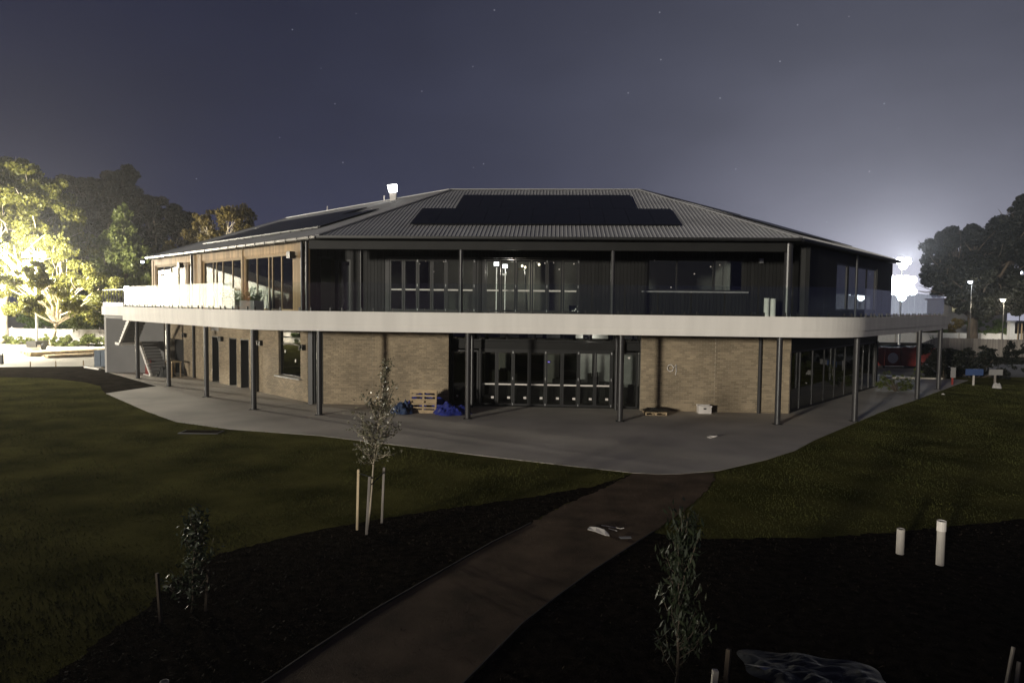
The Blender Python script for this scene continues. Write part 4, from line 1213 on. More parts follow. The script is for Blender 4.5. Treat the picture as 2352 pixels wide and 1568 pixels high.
# drain cover in the lawn by the patio edge
t = thing('pit_cover', 'square metal pit cover set in the lawn at the patio edge', 'drain cover', (-10.9, 24.0, G0))
MB().box(-11.7, -10.3, 23.75, 24.35, G0 + .004, G0 + .03).build('frame', 'black_frame', t)
MB().box(-11.62, -10.38, 23.82, 24.28, G0 + .031, G0 + .04).build('lid', 'soil', t)
# trestle and offcuts below the stair
q = FL(15.2, .9, 0)
t = thing('trestle_table', 'small timber trestle frame in front of the brick wall beside the stair', 'trestle', tuple(q))
for k in (14.9, 15.9):
    for o_ in (.55, 1.05): MB().fb(FL, k - .03, k + .03, o_ - .03, o_ + .03, 0, .92).build('leg', 'raw_timber', t)
MB().fb(FL, 14.8, 16.0, .5, 1.1, .92, .97).build('top', 'pale_timber', t)
heap('black_sheeting', 'heap of black sheeting beneath the timber trestle', 'sheeting', tuple(FL(15.6, 1.15, 0)), .55, .4, .9, 'black_rubber', 21)

# ================================================================== the yard on the left
def tim_pack(label, x, y, z, rz, ln, nb, rows, bw=.2, bh=.06, gap=.012, m_='pale_timber'):
    t = thing('timber_pack', label, 'timber', (x, y, z), rz, group='timber packs in the yard')
    me = MB().box(0, ln, 0, bw, 0, bh).mesh('plank'); me.materials.append(MATS[m_])
    be = MB().box(-.05, .05, -.05, nb * (bw + gap) + .05, 0, .09).mesh('bearer'); be.materials.append(MATS['raw_timber'])
    def put(nm, me_, X, Y, Z):
        o = bpy.data.objects.new(nm, me_); COL.objects.link(o); o.parent = t; o.location = (X, Y, Z)
    for f in (.1, .5, .9): put('bearer', be, ln * f, 0, 0.0)
    for r_ in range(rows):
        for i in range(nb): put('plank', me, random.uniform(-.12, .12), i * (bw + gap), .092 + r_ * (bh + .004))
    return t
za = math.atan2(3.9, 3.1)
tim_pack('nearest long pack of yellow planks lying in the floodlit yard', -37.0, 54.3, -.05, za, 7.2, 5, 3)
tim_pack('wider pack of yellow planks behind the nearest pack in the yard', -39.3, 55.6, -.05, za, 8.0, 8, 5)
tim_pack('farthest pack of yellow planks in the yard', -41.6, 58.2, -.05, za, 8.5, 7, 3)
t = thing('sleeper_wall', 'low concrete sleeper wall at the left edge of the yard', 'wall', (-47, 64, 0))
for i in range(2): MB().prism([(-54, 62.2), (-43.6, 62.8), (-43.6, 63.0), (-54, 62.4)], -.06 + i * .3, .22 + i * .3).build('sleeper', 'concrete', t)
# site fence with printed shade cloth
t = thing('site_fence', 'wire site fence hung with pale printed shade cloth beyond the yard', 'fence', (-50, 72, 0))
fx = [(-62, 72.6), (-57.5, 72.4), (-53.0, 72.3), (-49.2, 72.0), (-46.2, 71.8), (-43.3, 71.6), (-40, 71.2), (-36, 70.8), (-30, 70.2)]
for i, ((x0, y0), (x1, y1)) in enumerate(zip(fx, fx[1:])):
    MB().tube([(x0, y0, -.1), (x0, y0, 1.85)], .035, 8).build('post', 'galv', t)
    n = 10; mb = MB()
    for j in range(n + 1):
        f = j / n; bx, by = x0 + (x1 - x0) * f, y0 + (y1 - y0) * f - .05 - .05 * math.sin(f * math.pi) - .03 * math.sin(f * 23 + i)
        for z, dy in ((.12, 0), (.9, -.03), (1.66 - .04 * math.sin(f * math.pi), 0)): mb.v += [(bx, by + dy, z), (bx, by + dy + .012, z)]
    for j in range(n):
        b = j * 6; c = b + 6
        for k in (0, 2): mb.f += [(b + k, c + k, c + k + 2, b + k + 2), (b + k + 3, c + k + 3, c + k + 1, b + k + 1)]
        mb.f += [(b, b + 1, c + 1, c), (b + 4, c + 4, c + 5, b + 5)]
    mb.f += [(0, 2, 3, 1), (2, 4, 5, 3), (6 * n, 6 * n + 1, 6 * n + 3, 6 * n + 2), (6 * n + 2, 6 * n + 3, 6 * n + 5, 6 * n + 4)]
    mb.build('shade_cloth', 'shade_mesh', t)
def text(s, x, y, z, size, m_, parent, nm='lettering', rz=0.0):
    cu = bpy.data.curves.new(nm, 'FONT'); cu.body = s; cu.size = size; cu.extrude = .004; cu.resolution_u = 2
    o = bpy.data.objects.new(nm, cu); COL.objects.link(o); cu.materials.append(MATS[m_])
    me = bpy.data.meshes.new_from_object(o)
    COL.objects.unlink(o); bpy.data.objects.remove(o)
    return link(nm, me, m_, parent, Matrix.Translation((x, y, z)) @ Matrix.Rotation(rz, 4, 'Z') @ Matrix.Rotation(R(90), 4, 'X'))
text('WO', -51.2, 71.98, 1.0, .62, 'house_white', t)
text('H', -49.0, 71.78, .95, .55, 'house_white', t)
MB().box(-49.1, -48.1, 71.74, 71.75, .82, .87).build('printed_line', 'house_white', t)
for i in range(7): MB().box(-52.6 + i * .22, -52.48 + i * .22, 72.1, 72.11, .45, .62 + .1 * (i % 3 == 0)).build('printed_line', 'house_white', t)
# tap post, marker stakes, blue cabinet and pipe beside the grey wall
t = thing('tap_post', 'short dark tap post at the left edge of the yard', 'post', (-36.9, 49.2, 0))
MB().box(-37.0, -36.8, 49.1, 49.3, -.1, .75).build('post', 'black_frame', t)
MB().beam((-36.9, 49.15, .70), (-36.62, 48.9, .68), .08, .08).build('tap', 'galv', t)
for i, (x, y) in enumerate(((-33.4, 47.2), (-31.9, 47.6), (-30.6, 48.6))):
    mb = MB(); mb.box(x - .03, x + .03, y - .02, y + .02, -.15, .34); mb.add([(x - .03, y - .02, .34), (x + .03, y - .02, .34), (x, y, .40)], [(0, 1, 2)])
    tag(mb.build('marker_stake', 'raw_timber'), ('first', 'second', 'third')[i] + ' from the left of the small marker stakes along the yard edge', 'stake', 'marker stakes at the yard edge')
t = thing('services_cabinet', 'blue grey services cabinet beside the end of the grey wall', 'cabinet', (-28.4, 47.4, 0))
MB().box(-28.9, -28.0, 47.1, 47.9, .08, 1.2).build('body', 'blue_grey', t)
MB().box(-28.86, -28.47, 47.07, 47.099, .15, 1.13).build('door', 'blue_grey', t)
MB().box(-28.43, -28.04, 47.07, 47.099, .15, 1.13).build('door', 'blue_grey', t)
MB().box(-28.95, -27.95, 47.05, 47.95, -.04, .078).build('plinth', 'concrete_pale', t)
o = MB().tube([(-29.0, 46.2, .12), (-27.2, 44.9, .10)], .07, 10).build('white_pipe', 'pvc'); tag(o, 'white pipe lying on the ground beside the grey wall end', 'pipe')
# added white shed, a bright reflector for the glass, and the mirrored brick house
t = thing('reflector_shed', 'added white gabled reflector shed, out of view left of the yard', 'shed', (-64, 58, 0))
mb = MB(); V = []
for x in (-60, -74):
    V += [(x, 47, -.1), (x, 69, -.1), (x, 69, 5.6), (x, 58.5, 9.4), (x, 47, 5.6)]
mb.add(V, [(0, 1, 2, 3, 4), (9, 8, 7, 6, 5), (1, 6, 7, 2), (0, 4, 9, 5), (2, 7, 8, 3), (3, 8, 9, 4), (0, 5, 6, 1)]); mb.build('wall', 'house_white', t)
for y in (49, 54, 59, 64): MB().box(-59.99, -59.93, y, y + 3, -.05, 3.6).build('roller_door', 'white_plastic', t)
t = thing('brick_house', 'red brick house beyond the left edge of the yard', 'house', (-62, 39, 0))
MB().box(-70, -60, 33.5, 45.5, -.1, 7.4).build('wall', 'house_brick', t)
mb = MB(); mb.add([(-70.6, 33, 7.401), (-59.4, 33, 7.401), (-59.4, 46, 7.401), (-70.6, 46, 7.401), (-65, 37, 10), (-65, 42, 10)], [(3, 2, 1, 0), (0, 1, 4), (1, 2, 5, 4), (2, 3, 5), (3, 0, 4, 5)]); mb.build('roof', 'tile_roof', t)
for y in (35, 38.6, 42.4): w_ = MB().box(-59.99, -59.92, y, y + 1.5, 4.2, 5.9).build('window', 'house_white', t); MB().box(-59.919, -59.9, y + .12, y + 1.38, 4.32, 5.78).build('pane', 'window_glass', w_)

# ================================================================== trees
def limbs(mb, base, targets, r0, fork):
    """Tapered, slightly crooked limbs from a trunk up to the crown clumps."""
    base = Vector(base); fk = Vector(fork)
    def bend(p, q, r1, r2, n=6, am=.05):
        L_ = (q - p).length; pts = []; off = Vector((random.uniform(-1, 1), random.uniform(-1, 1), random.uniform(-.3, .3))) * L_ * am
        for i in range(n + 1):
            f = i / n; pts.append(p.lerp(q, f) + off * math.sin(f * math.pi) + Vector((random.gauss(0, 1), random.gauss(0, 1), 0)) * L_ * .008 * (0 < i < n))
        mb.tube(pts, [r1 + (r2 - r1) * i / n for i in range(n + 1)], 7)
    bend(base, fk, r0, r0 * .72, 7, .03)
    for t_ in targets:
        q = Vector(t_)
        st_ = base.lerp(fk, random.uniform(.72, 1.0)) if q.z > fk.z else base.lerp(fk, max(.25, min(.95, (q.z - base.z) / max(.1, fk.z - base.z) - .12)))
        bend(st_, q, r0 * random.uniform(.3, .45), r0 * .06, 6, .08)
        for _ in range(3):
            e = q + Vector((random.gauss(0, 1), random.gauss(0, 1), random.gauss(0, .7))) * min(1.2, r0 * 3)
            bend(st_.lerp(q, random.uniform(.5, .85)), e, r0 * .14, r0 * .03, 4, .1)

def crown(clumps, per, size, droop=None, hollow=.55, flat=.8, sub=6):
    """Leaf quads gathered in small sprays around each clump centre: uneven outline, gaps, light and dark masses."""
    C, Nn = [], []
    for (x, y, z, r) in clumps:
        k = max(3, int(sub * random.uniform(.8, 1.4)))
        cnt = int(per * (r / 2.0) ** 1.5)
        cs = RNG.normal(size=(k, 3)); cs /= np.linalg.norm(cs, axis=1, keepdims=True)
        cs *= (RNG.uniform(hollow, 1.05, (k, 1))) * r
        cs[:, 2] *= flat
        for c in cs:
            m_ = max(10, int(cnt / k * random.uniform(.5, 1.5)))
            rr = r * random.uniform(.28, .55)
            d = RNG.normal(size=(m_, 3)); d /= np.linalg.norm(d, axis=1, keepdims=True)
            d *= (RNG.uniform(0, 1, (m_, 1)) ** .45) * rr
            d[:, 2] *= .75
            C.append(np.array([x, y, z]) + c + d)
            Nn.append(d / (rr + 1e-6) * .8 + RNG.normal(size=(m_, 3)) * .7 + [0, 0, .25])
    C = np.concatenate(C); Nn = np.concatenate(Nn)
    return quadcloud('crown', C, Nn, size * RNG.uniform(.6, 1.4, len(C)), .55, droop)

def tree(name, label, base, fork, r0, clumps, per, size, lm, bm_, group=None, droop=None, targets=None, **kw):
    t = thing(name, label, 'tree', base, group=group)
    mb = MB(); limbs(mb, base, targets or [c[:3] for c in clumps], r0, fork)
    mb.build('trunk', bm_, t, smooth=True)
    link('crown', crown(clumps, per, size, droop, **kw), lm, t)
    return t
def jit(cl_, n=1, sp=.7, dy=2.0):
    """Fill out depth: extra clumps around the given ones, nearer and farther."""
    out = list(cl_)
    for c in cl_:
        for _ in range(n): out.append((c[0] + random.gauss(0, sp) * c[3] * .5, c[1] + random.uniform(-dy, dy), c[2] + random.gauss(0, sp) * c[3] * .3, c[3] * random.uniform(.7, 1.0)))
    return out
DR = np.array([0, 0, -1.0])
euc = [(x * .9, y * .9, 4.6 + (z - 4.6) * .9, r * .92) for x, y, z, r in [(-61.1, 80, 18.1, 3.1), (-57.5, 80, 19.2, 2.0), (-55.8, 80, 17.2, 2.6), (-56.5, 77, 15.3, 3.1), (-54.1, 80, 14.7, 1.9), (-56.7, 80, 13.7, 2.3), (-61.8, 80, 13.1, 3.1), (-51.0, 76, 11.6, 1.8), (-53.1, 83, 11.5, 1.5), (-61.4, 85, 10.2, 2.0), (-54.0, 80, 9.5, 2.0), (-57.0, 80, 10.5, 2.2), (-55.5, 79, 17.0, 3.0), (-52.4, 79, 13.3, 2.6), (-53.8, 78, 10.9, 2.6), (-51.0, 80, 12.0, 2.2)]]
tree('gum_tree', 'tall floodlit yellow green gum tree at the left edge', (-53.8, 72, -.1), (-53.2, 72.2, 7.0), .45, jit(euc, 2), 3000, .34, 'leaf_euc', 'pale_bark', droop=DR)
gum2 = [(-48.5, 68, 8.5, 1.9), (-46.5, 69, 6.5, 2.0), (-45, 68.5, 4.5, 1.8), (-43, 69, 7.3, 1.8), (-48.4, 68, 4.2, 1.8), (-42, 69, 4.2, 1.8), (-44.8, 68, 9.6, 1.4), (-50.4, 68, 6.2, 1.7), (-51.2, 68.5, 9.2, 1.6), (-40.6, 69, 5.8, 1.5), (-47, 68, 10.4, 1.3), (-44.6, 60.5, 6.6, 1.1), (-42.6, 60.5, 7.6, .9), (-41.6, 61, 6.0, 1.2), (-45.6, 60.3, 9.6, .8), (-43.0, 61, 4.2, 1.3), (-40.0, 62, 4.6, 1.3)]
tree('gum_tree', 'lower gum tree with pale forked limbs right behind the light tower', (-47.0, 69.5, -.1), (-46.0, 69.2, 3.0), .28, jit(gum2, 1, dy=1.0), 2800, .25, 'leaf_euc', 'pale_bark', droop=DR)
dk1 = [(x, y, z * .97, r) for x, y, z, r in [(-72.8, 112, 22.6, 3.2), (-68.9, 112, 23.4, 2.9), (-65.7, 112, 24.2, 2.7), (-63.0, 112, 22.0, 2.9), (-70.8, 112, 19.5, 3.6), (-66.5, 112, 19.6, 3.9), (-61.6, 112, 18.9, 2.9), (-73.7, 112, 16.7, 3.6), (-68.1, 112, 14.6, 3.9), (-63.1, 112, 14.0, 3.6), (-73.1, 112, 11.0, 4.3), (-67.5, 112, 9.0, 4.3)]]
tree('dark_tree', 'broad dark brown tree, tallest of the dim trees behind the yard', (-67.5, 112, -.1), (-67.5, 112, 8), .7, jit(dk1, 2), 2200, .45, 'leaf_dark', 'bark', group='trees behind the yard')
dk2 = [(-55.9, 104, 18.6, 2.1), (-53.2, 104, 18.0, 2.3), (-50.6, 104, 17.3, 1.9), (-54.6, 104, 15.3, 2.7), (-51.6, 104, 14.7, 2.4), (-49.3, 104, 16.0, 1.5), (-55.3, 104, 12.0, 3.0), (-52.0, 104, 11.4, 2.7), (-56.0, 104, 8.1, 3.0), (-58.0, 104, 13, 2.8), (-47.5, 104, 13.8, 1.8), (-50.0, 104, 9.0, 2.6)]
tree('dark_tree', 'rounded dark tree between the tallest dim tree and the ochre tree', (-53, 104, -.1), (-53, 104, 7), .55, jit(dk2, 2), 2200, .42, 'leaf_dark', 'bark', group='trees behind the yard')
cn = [(-42.0 + (x + 41.7) * 1.3, y, z * 1.04, r * 1.25) for x, y, z, r in [(-41.7, 74, 13.6, .6), (-41.8, 74, 12.4, .9), (-41.5, 74, 11.1, 1.3), (-42.4, 74, 9.7, 1.5), (-40.8, 74, 9.3, 1.6), (-42.9, 74, 7.6, 1.8), (-40.4, 74, 7.4, 1.8), (-43.6, 74, 5.8, 1.9), (-41.6, 74, 5.6, 2.1), (-39.7, 74, 5.2, 1.7), (-44.4, 74, 3.7, 1.8), (-42.1, 74, 3.3, 1.8), (-39.2, 74, 3.0, 1.7)]]
tree('feathery_tree', 'pointed feathery green tree beside the far end of the clubhouse', (-41.7, 74, -.1), (-41.7, 74, 9), .25, jit(cn, 2, dy=1.2), 2100, .32, 'leaf_green', 'bark', droop=np.array([0, 0, 1.0]), flat=1.1)
oc = [(-33.5, 80, 14.9, 1.3), (-31.5, 80, 14.8, 1.4), (-35.0, 80, 14.2, 1.2), (-32.5, 80, 13.8, 1.5), (-36.5, 80, 13.2, 1.2), (-34.3, 80, 12.8, 1.5), (-31.1, 80, 13.3, 1.1), (-37.0, 80, 12.0, 1.3), (-35.5, 80, 11.5, 1.3), (-33, 80, 11.5, 1.5), (-31.0, 80, 11.2, 1.2)]
tree('ochre_tree', 'round tree with ochre light put into its leaf colour, rising behind the left roof slope', (-34, 80.5, -.1), (-34, 80.5, 8), .3, jit(oc, 1, dy=1.5), 1500, .30, 'leaf_ochre', 'pale_bark', droop=DR)
oc2 = [(-40.5, 78, 10.4, .9), (-39.0, 78, 10.2, 1.1), (-41.0, 78, 9.4, .8), (-39.6, 78, 8.6, 1.2), (-41.2, 78, 7.8, 1.0), (-38.3, 78, 9.0, 1.0)]
tree('ochre_tree', 'small tree with ochre light put into its leaf colour at the far end of the left eave', (-40, 78.5, -.1), (-40, 78.5, 6), .16, jit(oc2, 1, dy=1), 1500, .28, 'leaf_ochre', 'pale_bark', droop=DR)
for i, (x, z, r) in enumerate(((-62.9, 1.9, 1.5), (-60.2, 2.0, 1.6), (-57.7, 1.9, 1.5), (-51.5, 2.1, 1.6), (-49.0, 2.0, 1.5))):
    cl_ = [(x + random.gauss(0, .6), 90 + random.gauss(0, .5), z + random.uniform(-.9, .9), r * random.uniform(.6, .9)) for _ in range(6)]
    t = thing('roadside_shrub', ['leftmost', 'second from left', 'third from left', 'fourth from left', 'rightmost'][i] + ' of the bright green shrubs across the floodlit road', 'shrub', (x, 90, 0), group='shrubs across the floodlit road')
    mb = MB()
    for c in cl_[:4]: mb.tube([(x, 90, -.1), ((x + c[0]) / 2, 90, c[2] * .5), c[:3]], [.06, .04, .02], 6)
    mb.build('stem', 'bark', t); link('crown', crown(cl_, 1900, .26), 'leaf_lush', t)
for i, (x, y, z) in enumerate(((-56.5, 46.2, 3.2), (-56.8, 42.5, 3.0))):
    cl_ = [(x + random.gauss(0, .5), y + random.gauss(0, .9), max(.7, z * .6 + random.uniform(-1.4, 1.6)), random.uniform(.7, 1.1)) for _ in range(10)]
    t = thing('yard_shrub', ('taller', 'lower')[i] + ' lush shrub between the added white shed and the brick house', 'shrub', (x, y, 0), group='shrubs west of the yard')
    mb = MB()
    for c in cl_[:5]: mb.tube([(x, y, -.1), c[:3]], [.07, .02], 6)
    mb.build('stem', 'bark', t); link('crown', crown(cl_, 1900, .26), 'leaf_lush', t)
# low planting along the site fence
for i, (x, y, h, w_) in enumerate(((-52.5, 69.5, .7, 1.3), (-49.5, 69.2, .6, 1.2), (-46.8, 69.0, 1.0, .9), (-45.2, 68.8, .8, 1.0), (-42.6, 68.6, .9, 1.2), (-40.2, 68.4, .8, 1.1), (-38.0, 68.2, .9, 1.1))):
    cl_ = [(x + random.uniform(-w_, w_), y + random.uniform(-.5, .5), random.uniform(.15, h), .5) for _ in range(7)]
    t = thing('fence_shrub', ['first', 'second', 'third', 'fourth', 'fifth', 'sixth', 'seventh'][i] + ' shrub from the left along the foot of the site fence', 'shrub', (x, y, 0), group='shrubs along the site fence')
    mb = MB()
    for c in cl_[:3]: mb.tube([(x, y, -.1), c[:3]], [.04, .015], 5)
    mb.build('stem', 'bark', t); link('crown', crown(cl_, 2600, .2), 'leaf_green', t)
# the dark trees on the right
rt = [(54.2, 88, 12.3, 1.6), (55.8, 88, 13.2, 1.7), (57.8, 88, 13.7, 1.9), (59.7, 88, 14.0, 2.0), (61.9, 88, 14.1, 2.2), (64.1, 88, 14.9, 2.2), (55.4, 88, 10.4, 2.0), (58.2, 88, 11.0, 2.2), (61.0, 88, 11.0, 2.5), (64.3, 88, 11.6, 2.8), (54.9, 88, 8.4, 1.7), (57.2, 88, 7.8, 1.9), (60.5, 88, 8.2, 2.0), (63.9, 88, 8.3, 2.4), (56.0, 85, 6.0, 1.7), (58.8, 84.5, 5.6, 2.0), (62.0, 84.5, 5.8, 2.0), (65.0, 84.5, 5.6, 2.0), (60.4, 84.5, 7.4, 2.0), (57.0, 85, 9.4, 2.0), (65.4, 88, 18.4, 1.3), (66.4, 88, 16.4, 2.0), (65.8, 87, 17.4, 1.5), (63.6, 88, 15.6, 1.6)]
tree('dark_fig_tree', 'large dark dome shaped tree to the right of the flood mast', (60, 89, -.1), (60, 89, 5), .7, jit(rt, 3), 3000, .36, 'leaf_night', 'bark', group='dark trees on the right')
rt2 = [(66.8, 84, 16.2, 2.5), (65.6, 84, 18.6, 1.4), (67.6, 84, 12.2, 3.2), (67.2, 84, 8.3, 2.8), (70, 84, 15, 3.2), (71, 84, 18, 2.6), (70.5, 84, 10, 3), (68.0, 84, 5.5, 2.4), (68.6, 84, 19.0, 2.4), (71.0, 84, 21.0, 2.6), (66.4, 84, 14.0, 2.2)]
tree('dark_fig_tree', 'dark tree cut by the right edge of the view', (69, 85, -.1), (69, 85, 5), .7, jit(rt2, 3), 2600, .38, 'leaf_night', 'bark', group='dark trees on the right')
for i, (x, y, z, r, lm) in enumerate(((60.5, 101, 2.6, 1.3, 'leaf_ochre'), (63.0, 101, 3.0, 1.4, 'leaf_lush'), (65.6, 101, 3.4, 1.5, 'leaf_ochre'), (68.6, 101, 3.2, 1.5, 'leaf_lush'), (71.5, 101, 3.2, 1.5, 'leaf_lush'))):
    cl_ = [(x + random.gauss(0, .8), y + random.gauss(0, .4), max(.8, z * .6 + random.uniform(-.9, .9)), r * random.uniform(.5, .8)) for _ in range(6)]
    t = thing('garden_shrub', ['first', 'second', 'third', 'fourth', 'fifth'][i] + ' shrub from the left in the lamplit hedge above the white wall', 'shrub', (x, y, 0), group='lamplit shrubs above the white wall')
    mb = MB()
    for c in cl_[:4]: mb.tube([(x, y, -.1), c[:3]], [.07, .02], 6)
    mb.build('stem', 'bark', t); link('crown', crown(cl_, 1800, .26), lm, t)

# ================================================================== right-hand background
t = thing('paling_fence', 'weathered grey timber paling fence behind the signs on the right', 'fence', (47, 70, 0))
pm = MB().box(0, .135, -.01, .01, 0, 1).mesh('paling'); pm.materials.append(MATS['grey_timber'])
x = 41.2; i = 0
while x < 57:
    h = (1.9 if x > 43.4 else 1.0 + .9 * max(0, (x - 41.2) / 2.2)) + random.uniform(-.02, .02) - (.012 * (x - 43))
    link('paling', pm, None, t, Matrix.Translation((x, 70 + random.uniform(-.008, .008), -.05)) @ Matrix.Diagonal((1, 1, h, 1)))
    if i % 16 == 0: MB().box(x, x + .1, 70.05, 70.15, -.1, h - .1).build('post', 'grey_timber', t)
    x += .147; i += 1
for z in (.5, 1.35): MB().box(43.4, 57, 70.012, 70.05, z, z + .09).build('rail', 'grey_timber', t)
t = thing('white_wall', 'low white rendered garden wall beyond the paling fence', 'wall', (65, 100, 0))
for i in range(8):
    x = 50 + i * 3.1
    MB().box(x, x + 2.95, 99.9, 100.1, -.1, 1.33 + .01 * i).build('panel', 'house_white' if i % 3 else 'white_paint', t)
    MB().box(x + 2.952, x + 3.098, 99.85, 100.15, -.1, 1.4 + .01 * i).build('pier', 'concrete', t)
t = thing('gate_pillar', 'tall white gate pillar with a timber gate at the far right', 'gate', (72.6, 99, 0))
MB().box(71.9, 72.6, 98.6, 99.2, -.1, 3.1).build('pillar', 'house_white', t); MB().box(71.8, 72.7, 98.5, 99.3, 3.101, 3.25).build('cap', 'house_white', t)
for i in range(4): MB().box(73.2 + i * .5, 73.35 + i * .5, 98.8, 98.9, -.1, 2.9).build('bar', 'raw_timber', t)
# lamplit shops far behind the skip
for i, (x0, x1, y, h, wm, lab) in enumerate(((55.5, 62.5, 112, 3.3, 'shade_mesh', 'low cream shop with lit windows behind the flood mast'), (64, 71, 113, 3.6, 'house_brick', 'low brick shop with a lit window right of the cream shop'), (74, 84, 116, 6.5, 'grey_render', 'two storey grey house with bright windows behind the right tree'))):
    t = thing('far_building', lab, 'building', (x0, y, 0))
    MB().box(x0, x1, y, y + 6, -.1, h).build('wall', wm, t); MB().box(x0 - .3, x1 + .3, y - .3, y + 6.3, h + .001, h + .25).build('roof', 'tile_roof', t)
    n_ = 4
    for j in range(n_):
        a_ = x0 + (x1 - x0) * (j + .2) / n_; b_ = x0 + (x1 - x0) * (j + .8) / n_
        f = MB().box(a_, b_, y - .04, y - .001, h - 2.1, h - .6).build('window', 'black_frame', t)
        MB().box(a_ + .06, b_ - .06, y - .06, y - .041, h - 2.04, h - .66).build('pane', ('lamp_yellow', 'lamp_orange', 'lamp_yellow', 'window_glass')[(j + i) % 4], f)
# skip bin with its round emblem
t = thing('skip_bin', 'red skip bin with a pale round emblem on the driveway', 'skip bin', (31.8, 55, 0))
mb = MB(); V = []
for y in (54.6, 56.4): V += [(29.6, y, .15), (32.8, y, .15), (33.9, y, 1.55), (28.6, y, 1.55)]
mb.add(V, [(0, 1, 2, 3), (7, 6, 5, 4), (0, 4, 5, 1), (1, 5, 6, 2), (3, 7, 4, 0)]); mb.build('body', 'red_paint', t)
for y in (54.55, 56.36): MB().box(28.6, 33.9, y, y + .09, 1.551, 1.65).build('rim', 'red_paint', t)
for x in (29.9, 31.2, 32.5): MB().box(x - .05, x + .05, 54.52, 54.597, .2, 1.5).build('rib', 'red_paint', t)
mb = MB(); n = 20
V = [(30.55 + .42 * math.cos(k / n * 6.2832), 54.588, .78 + .42 * math.sin(k / n * 6.2832)) for k in range(n)] + [(30.55 + .42 * math.cos(k / n * 6.2832), 54.595, .78 + .42 * math.sin(k / n * 6.2832)) for k in range(n)]
mb.add(V, [tuple(range(n)), tuple(range(n, 2 * n))[::-1]] + [(k, (k + 1) % n, n + (k + 1) % n, n + k) for k in range(n)]); mb.build('emblem', 'white_plastic', t)
heap('rubble', 'grey rubble heaped in the red skip bin', 'rubble', (31.2, 55.5, 1.4), 2.2, .75, .5, 'grey_sheet', 31)
for x in (29.9, 32.5): MB().box(x - .08, x + .08, 54.7, 56.3, -.03, .149).build('skid', 'black_frame', t)
# dark clipped shrub, small shrub by the end columns
def shrub(name, label, x, y, clumps, per, size, lm, group=None):
    t = thing(name, label, 'shrub', (x, y, 0), group=group)
    mb = MB()
    for c in clumps[:6]: mb.tube([(x, y, -.15), ((x + c[0]) / 2, (y + c[1]) / 2, c[2] * .55), c[:3]], [.05, .035, .015], 6)
    mb.build('stem', 'bark', t); link('crown', crown(clumps, per, size), lm, t)
    return t
cl_ = [(29.3 + math.cos(a_) * r_ * 1.5, 46.2 + math.sin(a_) * r_ * .8, z, .62) for a_, r_, z in [(i * 1.1, .3 + .6 * ((i * 7) % 5) / 5, .5 + 1.5 * ((i * 3) % 7) / 7) for i in range(20)]]
shrub('round_shrub', 'big dark rounded shrub between the end columns and the signs', 29.3, 46.2, cl_, 3600, .16, 'leaf_night')
cl_ = [(22.0 + random.gauss(0, .5), 38.7 + random.gauss(0, .35), random.uniform(.2, 1.0), .33) for i in range(14)]
shrub('leafy_shrub', 'loose grey green shrub at the right end of the glass wall', 22.0, 38.7, cl_, 2600, .09, 'leaf_green')
cl_ = [(34.4 + random.gauss(0, .9), 42.6 + random.gauss(0, .5), random.uniform(.3, 2.0), .5) for i in range(16)]
shrub('leafy_shrub', 'dark leafy shrub at the right edge behind the lawn', 34.4, 42.6, cl_, 2600, .12, 'leaf_green')
for i, (x, y, w_, h) in enumerate(((32.5, 47.5, 1.6, 1.9), (36.0, 47.0, 1.7, 2.2), (39.5, 46.5, 1.7, 2.1), (38.0, 43.5, 1.4, 1.3))):
    cl_ = [(x + random.uniform(-w_, w_), y + random.uniform(-.7, .7), random.uniform(.2, h), .6) for _ in range(16)]
    shrub('dark_shrub', ('first', 'second', 'third', 'nearest')[i] + ' of the dark shrubs massed behind the signs on the right', x, y, cl_, 2800, .15, 'leaf_night', 'dark shrubs behind the signs')
# kerb, signs, bags
MB().prism([(25.4, 46.0), (29, 45.7), (29, 45.9), (25.4, 46.2)], -.1, .1).build('kerb', 'concrete_pale', kind='structure')
def sign(label, x, y, z0, z1, w_, m_, post='pvc'):
    t = thing('sign_board', label, 'sign', (x, y, 0), group='sign boards by the right lawn')
    MB().box(x - .05, x + .05, y, y + .06, -.15, z1).build('post', post, t)
    MB().box(x - w_ / 2, x + w_ / 2, y - .04, y - .001, z0, z1).build('board', m_, t)
sign('blue sign board on a white post at the edge of the right lawn', 28.75, 42.3, .62, 1.02, 1.1, 'blue_paint')
sign('grey sign board beside the blue sign board', 30.3, 42.6, .62, .98, .85, 'grey_render', 'grey_timber')
sign('small yellow sign above the blue sign board', 34.2, 52.0, 1.05, 1.6, .62, 'yellow_paint', 'black_frame')
sign('small orange sign right of the yellow sign', 36.4, 52.0, .95, 1.45, .55, 'orange_box', 'black_frame')
sign('narrow pink and white sign left of the blue sign board', 27.5, 42.4, .45, 1.1, .3, 'grey_render', 'red_paint')
heap('rubble_bag', 'pale rubble bag on the ground below the grey sign board', 'bag', (29.3, 41.0, -.06), .26, .24, .42, 'shade_mesh', 41, flat=5, rough=.2)
heap('white_scrap', 'tiny white scrap at the patio edge by the end columns', 'scrap', (23.9, 37.6, -.06), .16, .12, .1, 'white_plastic', 43)

# ================================================================== the near garden
def stake(name, label, p, q, w_, m_, group):
    mb = MB(); mb.beam(p, q, w_, w_)
    o = mb.build(name, m_); tag(o, label, 'stake', group); return o
SG = 'stakes around the staked sapling'
stake('tree_stake', 'leftmost and tallest pale stake around the sapling', (-3.13, 13.76, G0 - .1), (-3.10, 13.76, 1.24), .045, 'pale_timber', SG)
stake('tree_stake', 'front middle stake around the sapling', (-2.88, 13.48, G0 - .1), (-2.82, 13.5, 1.16), .045, 'grey_timber', SG)
stake('tree_stake', 'right hand stake around the sapling', (-2.71, 14.2, G0 - .1), (-2.66, 14.2, 1.18), .045, 'grey_timber', SG)

